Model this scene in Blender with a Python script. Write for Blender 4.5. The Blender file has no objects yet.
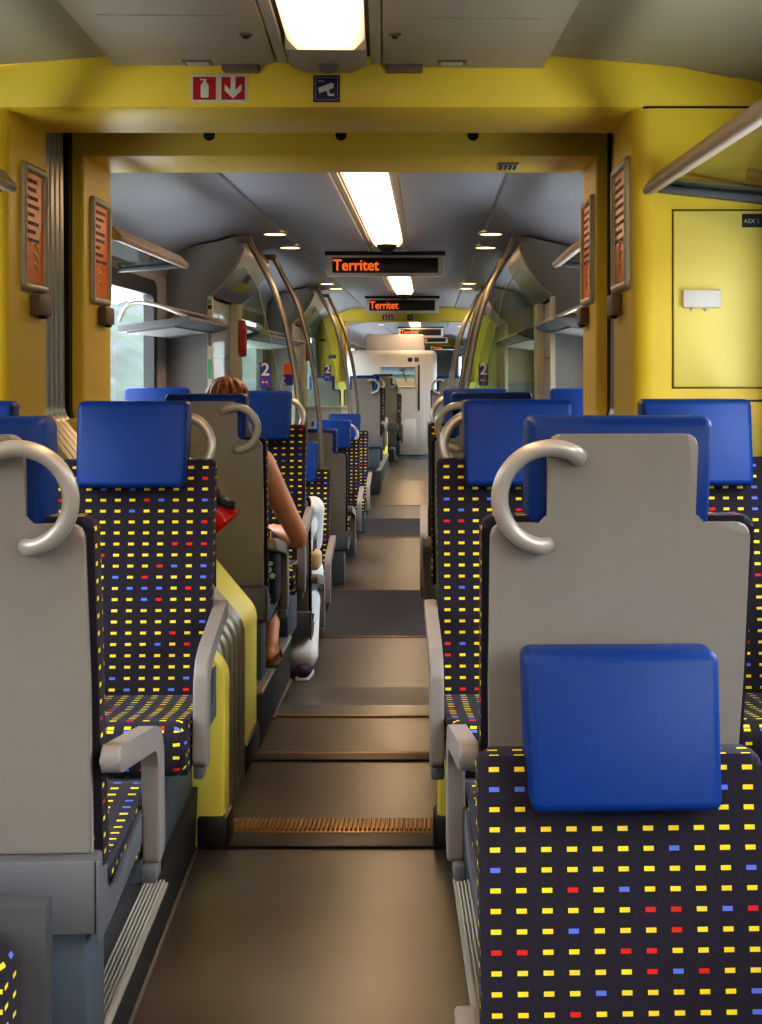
import bpy, bmesh, math, random
from mathutils import Vector, Matrix

random.seed(7)
SC = bpy.context.scene
COL = SC.collection
R = math.radians

# ------------------------------------------------------------------ helpers
def rbox(bm, x0, x1, y0, y1, z0, z1, r=0.0, seg=2):
    vs = [bm.verts.new(p) for p in ((x0,y0,z0),(x1,y0,z0),(x1,y1,z0),(x0,y1,z0),
                                    (x0,y0,z1),(x1,y0,z1),(x1,y1,z1),(x0,y1,z1))]
    fs = [bm.faces.new([vs[i] for i in f]) for f in
          ((3,2,1,0),(4,5,6,7),(0,1,5,4),(1,2,6,5),(2,3,7,6),(3,0,4,7))]
    if r > 0:
        r = min(r, 0.49*min(abs(x1-x0), abs(y1-y0), abs(z1-z0)))
        es = list({e for f in fs for e in f.edges})
        bmesh.ops.bevel(bm, geom=es, offset=r, segments=seg, profile=0.5, affect='EDGES')

def to3(axis, p, a):
    if axis == 'x': return (a, p[0], p[1])
    if axis == 'y': return (p[0], a, p[1])
    return (p[0], p[1], a)

def prism(bm, pts, axis, a0, a1, bevel=0.0, seg=2):
    n = len(pts)
    va = [bm.verts.new(to3(axis, p, a0)) for p in pts]
    vb = [bm.verts.new(to3(axis, p, a1)) for p in pts]
    fa = bm.faces.new(va); fb = bm.faces.new(vb[::-1])
    for i in range(n):
        j = (i+1) % n
        bm.faces.new((va[j], va[i], vb[i], vb[j]))
    if bevel > 0:
        es = list(set(fa.edges) | set(fb.edges))
        bmesh.ops.bevel(bm, geom=es, offset=bevel, segments=seg, profile=0.5, affect='EDGES')

def fillet(pts, rad, seg=5, closed=True):
    n = len(pts); out = []
    for i, p in enumerate(pts):
        r = rad[i] if isinstance(rad, (list, tuple)) else rad
        if r <= 0 or (not closed and i in (0, n-1)):
            out.append(tuple(p)); continue
        P = Vector(p); A = Vector(pts[i-1]); B = Vector(pts[(i+1) % n])
        da = (A-P); db = (B-P); la = da.length; lb = db.length
        da.normalize(); db.normalize()
        ang = da.angle(db)
        t = min(r/math.tan(ang/2), la*0.48, lb*0.48)
        rr = t*math.tan(ang/2)
        bis = (da+db)
        if bis.length < 1e-6:
            out.append(tuple(p)); continue
        c = P + bis.normalized()*(rr/math.sin(ang/2))
        s = P+da*t-c; e = P+db*t-c
        a0 = math.atan2(s.y, s.x); a1 = math.atan2(e.y, e.x)
        d = (a1-a0+math.pi) % (2*math.pi) - math.pi
        for k in range(seg+1):
            a = a0+d*k/seg
            out.append((c.x+rr*math.cos(a), c.y+rr*math.sin(a)))
    return out

def tube(bm, path, r, seg=10, closed=False, caps=True):
    P = [Vector(p) for p in path]; n = len(P)
    rs = r if isinstance(r, (list, tuple)) else [r]*n
    T = []
    for i in range(n):
        if closed: t = P[(i+1) % n]-P[i-1]
        elif i == 0: t = P[1]-P[0]
        elif i == n-1: t = P[-1]-P[-2]
        else: t = (P[i+1]-P[i]).normalized()+(P[i]-P[i-1]).normalized()
        T.append(t.normalized())
    up = Vector((0,0,1)) if abs(T[0].z) < 0.9 else Vector((0,1,0))
    N = (up-T[0]*up.dot(T[0])).normalized()
    rings = []
    for i in range(n):
        N = (N-T[i]*N.dot(T[i]))
        N = N.normalized() if N.length > 1e-6 else T[i].orthogonal().normalized()
        B = T[i].cross(N)
        rings.append([bm.verts.new(P[i]+(N*math.cos(2*math.pi*k/seg)+B*math.sin(2*math.pi*k/seg))*rs[i]) for k in range(seg)])
    m = n if closed else n-1
    for i in range(m):
        a, b = rings[i], rings[(i+1) % n]
        for k in range(seg):
            l = (k+1) % seg
            bm.faces.new((a[k], a[l], b[l], b[k]))
    if caps and not closed:
        bm.faces.new(rings[0][::-1]); bm.faces.new(rings[-1])

def smooth_path(pts, per=6):
    P = [Vector(p) for p in pts]; out = []
    for i in range(len(P)-1):
        p0 = P[max(i-1,0)]; p1 = P[i]; p2 = P[i+1]; p3 = P[min(i+2,len(P)-1)]
        for k in range(per):
            t = k/per
            out.append(0.5*((2*p1)+(p2-p0)*t+(2*p0-5*p1+4*p2-p3)*t*t+(3*p1-p0-3*p2+p3)*t**3))
    out.append(P[-1]); return out

def lathe(bm, prof, seg=20, M=None):
    rings = []
    for (r, z) in prof:
        rings.append([bm.verts.new((r*math.cos(2*math.pi*k/seg), r*math.sin(2*math.pi*k/seg), z)) for k in range(seg)])
    for i in range(len(rings)-1):
        for k in range(seg):
            l = (k+1) % seg
            bm.faces.new((rings[i][k], rings[i][l], rings[i+1][l], rings[i+1][k]))
    bm.faces.new(rings[0][::-1]); bm.faces.new(rings[-1])
    if M is not None:
        bmesh.ops.transform(bm, matrix=M, verts=[v for r in rings for v in r])

def uvproj(bm):
    uv = bm.loops.layers.uv.verify()
    for f in bm.faces:
        n = f.normal
        ax = max(range(3), key=lambda i: abs(n[i]))
        for l in f.loops:
            c = l.vert.co
            l[uv].uv = (c.y, c.z) if ax == 0 else ((c.x, c.z) if ax == 1 else (c.x, c.y))

def obj(name, bm, mat, parent=None, smooth=True, shear=None, angle=40):
    bmesh.ops.recalc_face_normals(bm, faces=bm.faces[:])
    bm.normal_update()
    uvproj(bm)
    if shear:
        for v in bm.verts: v.co.y += shear[0]*(v.co.z-shear[1])
    me = bpy.data.meshes.new(name)
    bm.to_mesh(me); bm.free()
    if smooth:
        me.polygons.foreach_set('use_smooth', [True]*len(me.polygons))
        me.set_sharp_from_angle(angle=R(angle))
    for m in (mat if isinstance(mat, (list, tuple)) else [mat]):
        me.materials.append(m)
    o = bpy.data.objects.new(name, me); COL.objects.link(o)
    if parent: o.parent = parent
    return o

def thing(name, label, cat, loc=(0,0,0), rz=0.0, group=None):
    o = bpy.data.objects.new(name, None); COL.objects.link(o)
    o.empty_display_size = 0.1
    o.location = loc; o.rotation_euler = (0,0,rz)
    o['label'] = label; o['category'] = cat
    if group: o['group'] = group
    return o

def tag(o, label, cat, group=None):
    o['label'] = label; o['category'] = cat
    if group: o['group'] = group
    return o

def struct(name, bm, mat, parent=None, **k):
    o = obj(name, bm, mat, parent, **k)
    if not parent: o['kind'] = 'structure'
    return o

def copy_tree(o, parent=None):
    c = o.copy(); COL.objects.link(c)
    if parent: c.parent = parent
    for ch in list(o.children): copy_tree(ch, c)
    return c

def B(): return bmesh.new()

YAW = R(2.0)
PIV = Vector((-0.30, 4.2, 0))
def yawed(o):
    """the first carriage stands at a slight angle to the rest on the curve"""
    M_ = Matrix.Translation(PIV) @ Matrix.Rotation(YAW, 4, 'Z') @ Matrix.Translation(-PIV)
    if o.type == 'EMPTY' or o.type == 'LIGHT':
        o.location = M_ @ o.location; o.rotation_euler.z += YAW
    else:
        o.data.transform(M_)
    return o

def text_mesh(s, size, bold=0.0, align='LEFT'):
    cu = bpy.data.curves.new('tmp', 'FONT'); cu.body = s; cu.size = size
    cu.offset = bold; cu.align_x = align; cu.align_y = 'CENTER'; cu.resolution_u = 4
    o = bpy.data.objects.new('tmp', cu); COL.objects.link(o)
    dg = bpy.context.evaluated_depsgraph_get()
    me = bpy.data.meshes.new_from_object(o.evaluated_get(dg))
    bm = B(); bm.from_mesh(me)
    bpy.data.objects.remove(o); bpy.data.curves.remove(cu); bpy.data.meshes.remove(me)
    return bm

# lettering placed upright in a plane; face = 'front' (reads from -Y side)
def lettering(s, size, x, y, z, mat, parent, bold=0.0, align='LEFT', name='lettering', fit=None):
    bm = text_mesh(s, size, bold, align)
    if fit:
        w = max(v.co.x for v in bm.verts)-min(v.co.x for v in bm.verts)
        bmesh.ops.scale(bm, vec=(fit/w,1,1), verts=bm.verts[:])
    bmesh.ops.transform(bm, matrix=Matrix.Translation((x,y,z)) @ Matrix.Rotation(R(90),4,'X'), verts=bm.verts[:])
    return obj(name, bm, mat, parent, smooth=False)

# ------------------------------------------------------------------ materials
def lin(c):
    return tuple(((v/255)/12.92 if v/255 <= 0.04045 else ((v/255+0.055)/1.055)**2.4) for v in c)

def mat(name, rgb, rough=0.5, metal=0.0, noise=0.06, scale=30.0, bump=0.0, bscale=400.0, coat=0.0, spec=0.5, sheen=0.0, emis=None, es=0.0):
    m = bpy.data.materials.new(name); m.use_nodes = True
    nt = m.node_tree; b = nt.nodes['Principled BSDF']
    c = lin(rgb)
    tc = nt.nodes.new('ShaderNodeTexCoord')
    nz = nt.nodes.new('ShaderNodeTexNoise'); nz.inputs['Scale'].default_value = scale
    nz.inputs['Detail'].default_value = 3
    nt.links.new(tc.outputs['Object'], nz.inputs['Vector'])
    mx = nt.nodes.new('ShaderNodeMix'); mx.data_type = 'RGBA'
    mx.inputs[6].default_value = tuple(v*(1-noise) for v in c)+(1,)
    mx.inputs[7].default_value = tuple(min(1, v*(1+noise)) for v in c)+(1,)
    nt.links.new(nz.outputs['Fac'], mx.inputs[0])
    nt.links.new(mx.outputs[2], b.inputs['Base Color'])
    b.inputs['Roughness'].default_value = rough
    b.inputs['Metallic'].default_value = metal
    b.inputs['Specular IOR Level'].default_value = spec
    b.inputs['Coat Weight'].default_value = coat
    b.inputs['Sheen Weight'].default_value = sheen
    if bump > 0:
        n2 = nt.nodes.new('ShaderNodeTexNoise'); n2.inputs['Scale'].default_value = bscale
        nt.links.new(tc.outputs['Object'], n2.inputs['Vector'])
        bp = nt.nodes.new('ShaderNodeBump'); bp.inputs['Strength'].default_value = bump
        bp.inputs['Distance'].default_value = 0.002
        nt.links.new(n2.outputs['Fac'], bp.inputs['Height'])
        nt.links.new(bp.outputs['Normal'], b.inputs['Normal'])
    if emis:
        b.inputs['Emission Color'].default_value = lin(emis)+(1,)
        b.inputs['Emission Strength'].default_value = es
    return m

def math_node(nt, op, a, b=None):
    n = nt.nodes.new('ShaderNodeMath'); n.operation = op
    for i, v in enumerate((a, b)):
        if v is None: continue
        if isinstance(v, (int, float)): n.inputs[i].default_value = v
        else: nt.links.new(v, n.inputs[i])
    return n.outputs[0]

def fabric_mat(name, base):
    m = bpy.data.materials.new(name); m.use_nodes = True
    nt = m.node_tree; b = nt.nodes['Principled BSDF']; L = nt.links
    uv = nt.nodes.new('ShaderNodeUVMap')
    sp = nt.nodes.new('ShaderNodeSeparateXYZ'); L.new(uv.outputs[0], sp.inputs[0])
    u = math_node(nt, 'DIVIDE', sp.outputs[0], 0.041)
    v = math_node(nt, 'DIVIDE', sp.outputs[1], 0.0305)
    u = math_node(nt, 'ADD', u, 0.5)
    fu = math_node(nt, 'FRACT', u); fv = math_node(nt, 'FRACT', v)
    iu = math_node(nt, 'FLOOR', u); iv = math_node(nt, 'FLOOR', v)
    du = math_node(nt, 'LESS_THAN', math_node(nt, 'ABSOLUTE', math_node(nt, 'SUBTRACT', fu, 0.5)), 0.20)
    dv = math_node(nt, 'LESS_THAN', math_node(nt, 'ABSOLUTE', math_node(nt, 'SUBTRACT', fv, 0.5)), 0.122)
    mask = math_node(nt, 'MULTIPLY', du, dv)
    oi = nt.nodes.new('ShaderNodeObjectInfo')
    cb = nt.nodes.new('ShaderNodeCombineXYZ')
    L.new(iu, cb.inputs[0]); L.new(iv, cb.inputs[1])
    L.new(math_node(nt, 'FLOOR', math_node(nt, 'MULTIPLY', oi.outputs['Random'], 97.0)), cb.inputs[2])
    wn = nt.nodes.new('ShaderNodeTexWhiteNoise'); wn.noise_dimensions = '3D'
    L.new(cb.outputs[0], wn.inputs['Vector'])
    cr = nt.nodes.new('ShaderNodeValToRGB'); cr.color_ramp.interpolation = 'CONSTANT'
    e = cr.color_ramp.elements
    e[0].position = 0.0; e[0].color = lin((200,38,30))+(1,)
    e[1].position = 0.09; e[1].color = lin((92,112,205))+(1,)
    e2 = cr.color_ramp.elements.new(0.19); e2.color = lin((228,200,40))+(1,)
    L.new(wn.outputs['Value'], cr.inputs[0])
    nz = nt.nodes.new('ShaderNodeTexNoise'); nz.inputs['Scale'].default_value = 120
    L.new(uv.outputs[0], nz.inputs['Vector'])
    mb = nt.nodes.new('ShaderNodeMix'); mb.data_type = 'RGBA'
    c = lin(base)
    mb.inputs[6].default_value = tuple(x*0.75 for x in c)+(1,)
    mb.inputs[7].default_value = tuple(x*1.3 for x in c)+(1,)
    L.new(nz.outputs['Fac'], mb.inputs[0])
    mx = nt.nodes.new('ShaderNodeMix'); mx.data_type = 'RGBA'
    L.new(mask, mx.inputs[0]); L.new(mb.outputs[2], mx.inputs[6]); L.new(cr.outputs[0], mx.inputs[7])
    L.new(mx.outputs[2], b.inputs['Base Color'])
    b.inputs['Roughness'].default_value = 0.92
    b.inputs['Sheen Weight'].default_value = 0.03
    b.inputs['Sheen Roughness'].default_value = 0.5
    b.inputs['Specular IOR Level'].default_value = 0.2
    n2 = nt.nodes.new('ShaderNodeTexNoise'); n2.inputs['Scale'].default_value = 900
    L.new(uv.outputs[0], n2.inputs['Vector'])
    bp = nt.nodes.new('ShaderNodeBump'); bp.inputs['Strength'].default_value = 0.25; bp.inputs['Distance'].default_value = 0.002
    L.new(n2.outputs['Fac'], bp.inputs['Height']); L.new(bp.outputs[0], b.inputs['Normal'])
    return m

def glass_mat(name, tint, refl=0.35):
    m = bpy.data.materials.new(name); m.use_nodes = True
    nt = m.node_tree; nt.nodes.clear()
    out = nt.nodes.new('ShaderNodeOutputMaterial')
    tr = nt.nodes.new('ShaderNodeBsdfTransparent'); tr.inputs[0].default_value = lin(tint)+(1,)
    gl = nt.nodes.new('ShaderNodeBsdfGlossy'); gl.inputs['Roughness'].default_value = 0.03
    lw = nt.nodes.new('ShaderNodeLayerWeight'); lw.inputs[0].default_value = 0.5
    mx = nt.nodes.new('ShaderNodeMixShader')
    fc = math_node(nt, 'ADD', math_node(nt, 'MULTIPLY', math_node(nt, 'POWER', lw.outputs['Facing'], 4.0), refl), 0.035)
    nt.links.new(fc, mx.inputs[0])
    nt.links.new(tr.outputs[0], mx.inputs[1]); nt.links.new(gl.outputs[0], mx.inputs[2])
    nt.links.new(mx.outputs[0], out.inputs[0])
    return m

def emit_mat(name, rgb, s):
    m = bpy.data.materials.new(name); m.use_nodes = True
    nt = m.node_tree; b = nt.nodes['Principled BSDF']
    b.inputs['Base Color'].default_value = (0.8,0.75,0.65,1)
    b.inputs['Emission Color'].default_value = lin(rgb)+(1,)
    # faint ribs of the moulded diffuser
    tc = nt.nodes.new('ShaderNodeTexCoord'); wv = nt.nodes.new('ShaderNodeTexWave')
    wv.inputs['Scale'].default_value = 60; wv.bands_direction = 'X'
    nt.links.new(tc.outputs['Object'], wv.inputs['Vector'])
    mr = nt.nodes.new('ShaderNodeMapRange')
    mr.inputs['To Min'].default_value = s*0.8; mr.inputs['To Max'].default_value = s
    nt.links.new(wv.outputs['Fac'], mr.inputs[0])
    sp = nt.nodes.new('ShaderNodeSeparateXYZ'); nt.links.new(tc.outputs['Generated'], sp.inputs[0])
    ex = math_node(nt, 'ABSOLUTE', math_node(nt, 'SUBTRACT', math_node(nt, 'MULTIPLY', sp.outputs[0], 2.0), 1.0))
    fx = math_node(nt, 'SUBTRACT', 1.0, math_node(nt, 'MULTIPLY', math_node(nt, 'POWER', ex, 3.0), 0.72))
    ey = nt.nodes.new('ShaderNodeMapRange'); ey.inputs['From Min'].default_value = 1.0; ey.inputs['From Max'].default_value = 0.86
    ey.inputs['To Min'].default_value = 0.12; ey.inputs['To Max'].default_value = 1.0
    nt.links.new(sp.outputs[1], ey.inputs[0])
    nt.links.new(math_node(nt, 'MULTIPLY', math_node(nt, 'MULTIPLY', mr.outputs[0], fx), ey.outputs[0]), b.inputs['Emission Strength'])
    return m

M = {}
M['fabric'] = fabric_mat('seat fabric', (38,33,44))
M['blue'] = mat('blue leather', (2,47,116), 0.42, spec=0.25, bump=0.25, bscale=500, noise=0.08, scale=8)
M['shell'] = mat('grey seat shell', (137,129,122), 0.5, bump=0.12, bscale=900)
M['pan'] = mat('seat pan grey', (92,92,97), 0.5, bump=0.1, bscale=700)
M['pan_dark'] = mat('dark panel', (62,62,66), 0.5)
M['rail'] = mat('rack rail', (168,152,140), 0.45)
M['yellow_daylit'] = mat('daylit yellow door', (247,228,120), 0.42, noise=0.02, scale=6)  # panel yellow made paler: daylight on the door is put into the colour
M['gap'] = mat('door gap', (96,76,16), 0.6)
M['slate'] = mat('slate panel', (72,80,90), 0.5)
M['arm'] = mat('armrest grey', (130,122,119), 0.48, bump=0.1, bscale=900)
M['handle'] = mat('satin handle', (186,178,168), 0.34, metal=0.35)
M['handle_warm'] = M['handle']
M['steel'] = mat('brushed steel pole', (150,140,126), 0.34, metal=0.9)
M['yellow'] = mat('yellow panel', (245,212,64), 0.42, noise=0.03, scale=6)
M['yellow_window_lit'] = mat('window-lit yellow cover', (248,230,104), 0.42, noise=0.03, scale=6)  # raised yellow for the lower covers, window light painted into the base colour
M['ceil'] = mat('ceiling grey', (160,148,132), 0.55, noise=0.03, scale=5)
M['ceil_far'] = mat('ceiling far', (148,147,156), 0.5, noise=0.03, scale=5)
M['wall'] = mat('wall grey', (176,174,178), 0.5, noise=0.03, scale=5)
M['partition'] = mat('partition grey', (124,121,120), 0.5, noise=0.04, scale=8)
M['lavender'] = mat('door panel', (170,168,190), 0.45)
M['cream'] = mat('door pillar', (196,188,172), 0.5)
M['silver'] = mat('silver cove', (176,168,158), 0.3, metal=0.85, noise=0.1, scale=9)
M['dark'] = mat('dark rubber', (22,21,22), 0.6)
M['black'] = mat('black', (10,10,11), 0.5)
M['base'] = mat('dark kick base', (34,30,28), 0.45)
M['bellows'] = mat('bellows rubber', (165,160,150), 0.32, metal=0.6)
M['alu'] = mat('aluminium trim', (150,145,136), 0.5, metal=0.3, noise=0.02)
M['alu_dark'] = mat('brown grey plastic', (110,92,80), 0.5)
M['frame'] = mat('poster frame', (190,182,168), 0.4, metal=0.25)
M['orange'] = mat('orange poster', (255,132,4), 0.35, spec=0.2, noise=0.12, scale=9)
M['ink'] = mat('poster ink', (70,48,80), 0.6)
M['white'] = mat('white print', (226,222,214), 0.6)
M['poster_line'] = mat('pale orange line', (250,190,120), 0.5)
M['red'] = mat('sign red', (190,24,24), 0.5)
M['redgloss'] = mat('gloss red', (196,20,14), 0.2, coat=0.6)
M['navy'] = mat('sign navy', (44,40,86), 0.5)
M['blue_sign'] = mat('sign blue', (48,44,140), 0.5)
M['orange_sign'] = mat('sign orange', (228,92,36), 0.5)
M['lamp'] = emit_mat('lamp diffuser', (255,214,164), 15.0)
M['spot'] = emit_mat('downlight lens', (255,218,160), 4.0)
M['led_black'] = mat('led screen', (24,18,16), 0.35)
M['led'] = mat('led orange', (240,90,20), 0.6, emis=(255,112,22), es=0.85)
M['sign_case'] = mat('sign case', (228,222,216), 0.45)
M['window_frame'] = mat('window frame', (30,29,31), 0.45)
M['cabin'] = mat('cabin white', (206,205,208), 0.4, noise=0.02, scale=4)
M['bluebase'] = mat('cabin plinth', (120,132,160), 0.5)
M['sticker_y'] = mat('yellow sticker', (200,178,60), 0.5)
M['green'] = mat('green sticker', (70,160,110), 0.5)
M['skin'] = mat('skin', (206,140,104), 0.5, noise=0.06, scale=18)
def hair_mat(name, c1, c2):
    m = bpy.data.materials.new(name); m.use_nodes = True
    nt = m.node_tree; b = nt.nodes['Principled BSDF']; L = nt.links
    tc = nt.nodes.new('ShaderNodeTexCoord'); mp = nt.nodes.new('ShaderNodeMapping'); mp.inputs['Scale'].default_value = (1.0, 0.18, 0.22)
    L.new(tc.outputs['Object'], mp.inputs[0])
    nz = nt.nodes.new('ShaderNodeTexNoise'); nz.inputs['Scale'].default_value = 190; nz.inputs['Detail'].default_value = 3
    L.new(mp.outputs[0], nz.inputs['Vector'])
    cr = nt.nodes.new('ShaderNodeValToRGB'); e = cr.color_ramp.elements
    e[0].position = 0.36; e[0].color = lin(c1)+(1,); e[1].position = 0.66; e[1].color = lin(c2)+(1,)
    L.new(nz.outputs['Fac'], cr.inputs[0]); L.new(cr.outputs[0], b.inputs['Base Color'])
    b.inputs['Roughness'].default_value = 0.42; b.inputs['Specular IOR Level'].default_value = 0.35
    bp = nt.nodes.new('ShaderNodeBump'); bp.inputs['Strength'].default_value = 0.9; bp.inputs['Distance'].default_value = 0.004
    L.new(nz.outputs['Fac'], bp.inputs['Height']); L.new(bp.outputs[0], b.inputs['Normal'])
    return m
M['hair'] = hair_mat('auburn hair', (58,28,12), (168,98,40))
M['tank'] = mat('black top', (16,15,18), 0.85)
M['denim'] = mat('dark skirt', (26,28,40), 0.85)
M['cloth_white'] = mat('white cotton', (226,228,234), 0.8, bump=0.4, bscale=30)
M['purple'] = mat('purple shoe', (70,36,70), 0.6)
M['leather_b'] = mat('beige leather', (186,164,126), 0.6)
M['sandal'] = mat('brown sandal', (96,60,40), 0.6)
M['glass'] = glass_mat('clear glass', (238,243,241), 0.25)
M['glass_rack'] = glass_mat('rack glass', (228,232,226), 0.6)
M['glass_win'] = glass_mat('window glass', (222,232,230), 0.15)
M['brass'] = mat('brass strip', (150,118,74), 0.4, metal=0.8)

def floor_mat(name, c1, c2, rough, scale=3.0):
    m = bpy.data.materials.new(name); m.use_nodes = True
    nt = m.node_tree; b = nt.nodes['Principled BSDF']; L = nt.links
    tc = nt.nodes.new('ShaderNodeTexCoord')
    n1 = nt.nodes.new('ShaderNodeTexNoise'); n1.inputs['Scale'].default_value = scale; n1.inputs['Detail'].default_value = 2.5
    n2 = nt.nodes.new('ShaderNodeTexNoise'); n2.inputs['Scale'].default_value = 260
    L.new(tc.outputs['Object'], n1.inputs['Vector']); L.new(tc.outputs['Object'], n2.inputs['Vector'])
    ad = math_node(nt, 'ADD', math_node(nt, 'MULTIPLY', n1.outputs['Fac'], 0.75), math_node(nt, 'MULTIPLY', n2.outputs['Fac'], 0.25))
    cr = nt.nodes.new('ShaderNodeValToRGB')
    cr.color_ramp.elements[0].position = 0.32; cr.color_ramp.elements[0].color = lin(c1)+(1,)
    cr.color_ramp.elements[1].position = 0.68; cr.color_ramp.elements[1].color = lin(c2)+(1,)
    L.new(ad, cr.inputs[0]); L.new(cr.outputs[0], b.inputs['Base Color'])
    mr = nt.nodes.new('ShaderNodeMapRange'); mr.inputs['To Min'].default_value = rough; mr.inputs['To Max'].default_value = rough+0.10
    L.new(n1.outputs['Fac'], mr.inputs[0]); L.new(mr.outputs[0], b.inputs['Roughness'])
    bp = nt.nodes.new('ShaderNodeBump'); bp.inputs['Strength'].default_value = 0.12; bp.inputs['Distance'].default_value = 0.002
    L.new(n2.outputs['Fac'], bp.inputs['Height']); L.new(bp.outputs[0], b.inputs['Normal'])
    return m
M['floor'] = floor_mat('aisle floor', (64,54,45), (88,76,62), 0.26)
M['floor_plate'] = floor_mat('gangway plate', (56,46,36), (78,66,52), 0.26)
M['floor_grey'] = floor_mat('grey floor', (68,64,64), (86,81,77), 0.26)
M['carpet'] = floor_mat('dark mat', (42,37,45), (54,47,55), 0.8)
M['podium'] = floor_mat('podium top', (50,46,46), (64,60,58), 0.6)
M['riser'] = mat('podium riser', (40,38,40), 0.55)

# beach picture, painted by height
def beach_mat():
    m = bpy.data.materials.new('beach picture'); m.use_nodes = True
    nt = m.node_tree; b = nt.nodes['Principled BSDF']; L = nt.links
    tc = nt.nodes.new('ShaderNodeTexCoord'); sp = nt.nodes.new('ShaderNodeSeparateXYZ')
    L.new(tc.outputs['Generated'], sp.inputs[0])
    nz = nt.nodes.new('ShaderNodeTexNoise'); nz.inputs['Scale'].default_value = 6
    L.new(tc.outputs['Generated'], nz.inputs['Vector'])
    h = math_node(nt, 'ADD', sp.outputs[2], math_node(nt, 'MULTIPLY', math_node(nt, 'SUBTRACT', nz.outputs['Fac'], 0.5), 0.25))
    cr = nt.nodes.new('ShaderNodeValToRGB'); e = cr.color_ramp.elements
    e[0].position = 0.0; e[0].color = lin((205,190,160))+(1,)
    e[1].position = 1.0; e[1].color = lin((96,150,205))+(1,)
    for p, c in ((0.40,(222,206,176)),(0.46,(110,180,190)),(0.62,(40,120,170)),(0.66,(190,214,226))):
        k = e.new(p); k.color = lin(c)+(1,)
    L.new(h, cr.inputs[0]); L.new(cr.outputs[0], b.inputs['Base Color'])
    b.inputs['Roughness'].default_value = 0.4
    return m
M['beach'] = beach_mat()

# ------------------------------------------------------------------ camera
F = 1400.0; VX = 430.0; VY = 369.0; HC = 1.44
cam = bpy.data.cameras.new('camera'); co = bpy.data.objects.new('camera', cam); COL.objects.link(co)
co.location = (0,0,HC); co.rotation_euler = (R(90),0,0)
cam.sensor_fit = 'AUTO'; cam.sensor_width = 36.0; cam.lens = F/1024*36
cam.shift_x = -(VX-381)/1024; cam.shift_y = -(512-VY)/1024
cam.clip_start = 0.02; cam.clip_end = 300
SC.camera = co
def PX(px, py, d):   # picture point -> place at depth d
    return Vector(((px-VX)/F*d, d, HC-(py-VY)/F*d))

XC = -0.30            # centre line of the carriage
XL, XR = -1.63, 1.05
def mir(x): return 2*XC-x
EDGE_L = -0.616
LOW = -0.15

# gangway zones: (first wall front, first wall back, second wall front, second wall back)
G1 = (4.20, 4.66, 5.16, 5.60)
G2 = (20.3, 20.74, 21.2, 21.6)

# ------------------------------------------------------------------ floor
def strip(bm, x0, x1, y0, y1, z0, z1, mi=0, t=0.05):
    vs = [bm.verts.new(p) for p in ((x0,y0,z0),(x1,y0,z0),(x1,y1,z1),(x0,y1,z1),(x0,y0,z0-t),(x1,y0,z0-t),(x1,y1,z1-t),(x0,y1,z1-t))]
    for f in ((0,1,2,3),(7,6,5,4),(4,5,1,0),(5,6,2,1),(6,7,3,2),(7,4,0,3)):
        bm.faces.new([vs[i] for i in f]).material_index = mi
bm = B()
segs = [(-7.0,2.2,LOW,LOW,0),(2.2,2.9,LOW,0,0),(2.9,3.76,0,0,0),(3.76,4.2,0,0,1),
        (4.2,5.2,0,0,2),(5.2,5.78,0,0,0),(5.78,6.0,0,0,1),(6.0,7.0,0,LOW,1),(7.0,8.3,LOW,LOW,1),
        (8.3,10.07,LOW,LOW,3),(10.07,13.2,LOW,LOW,0),(13.2,14.9,LOW,LOW,3),(14.9,16.3,LOW,LOW,1),
        (16.3,18.0,LOW,0,0),(18.0,22.2,0,0,0),(22.2,22.7,0,LOW,1),(22.7,55,LOW,LOW,1)]
for (a, b_, za, zb, mi) in segs:
    strip(bm, XL, XR, a, b_, za, zb, mi)
fl = struct('floor', bm, [M['floor'], M['floor_grey'], M['floor_plate'], M['carpet']], smooth=False)

def trim(n, bm, m): return struct('trim_%d' % n, bm, m)
# gangway threshold, comb plate and edge strips across the aisle
bm = B(); rbox(bm, -0.66, 0.10, 4.205, 4.33, 0.0, 0.008, 0.003); rbox(bm, -0.66, 0.10, 5.14, 5.22, 0.0, 0.008, 0.003)
trim(1, bm, M['base'])
bm = B(); rbox(bm, -0.66, 0.10, 4.335, 4.47, 0.0, 0.006, 0.002)
for i in range(52):
    x = -0.65+i*0.0143
    rbox(bm, x, x+0.008, 4.35, 4.455, 0.004, 0.013, 0.002, 1)
trim(2, bm, M['brass'])
for k, (y, z) in enumerate(((5.24,0.0),(5.80,0.0),(8.3,LOW),(13.2,LOW),(16.3,LOW))):
    bm = B(); rbox(bm, -0.66, 0.10, y-0.012, y+0.012, z, z+0.006, 0.002); trim(3+k, bm, M['brass'])

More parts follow.
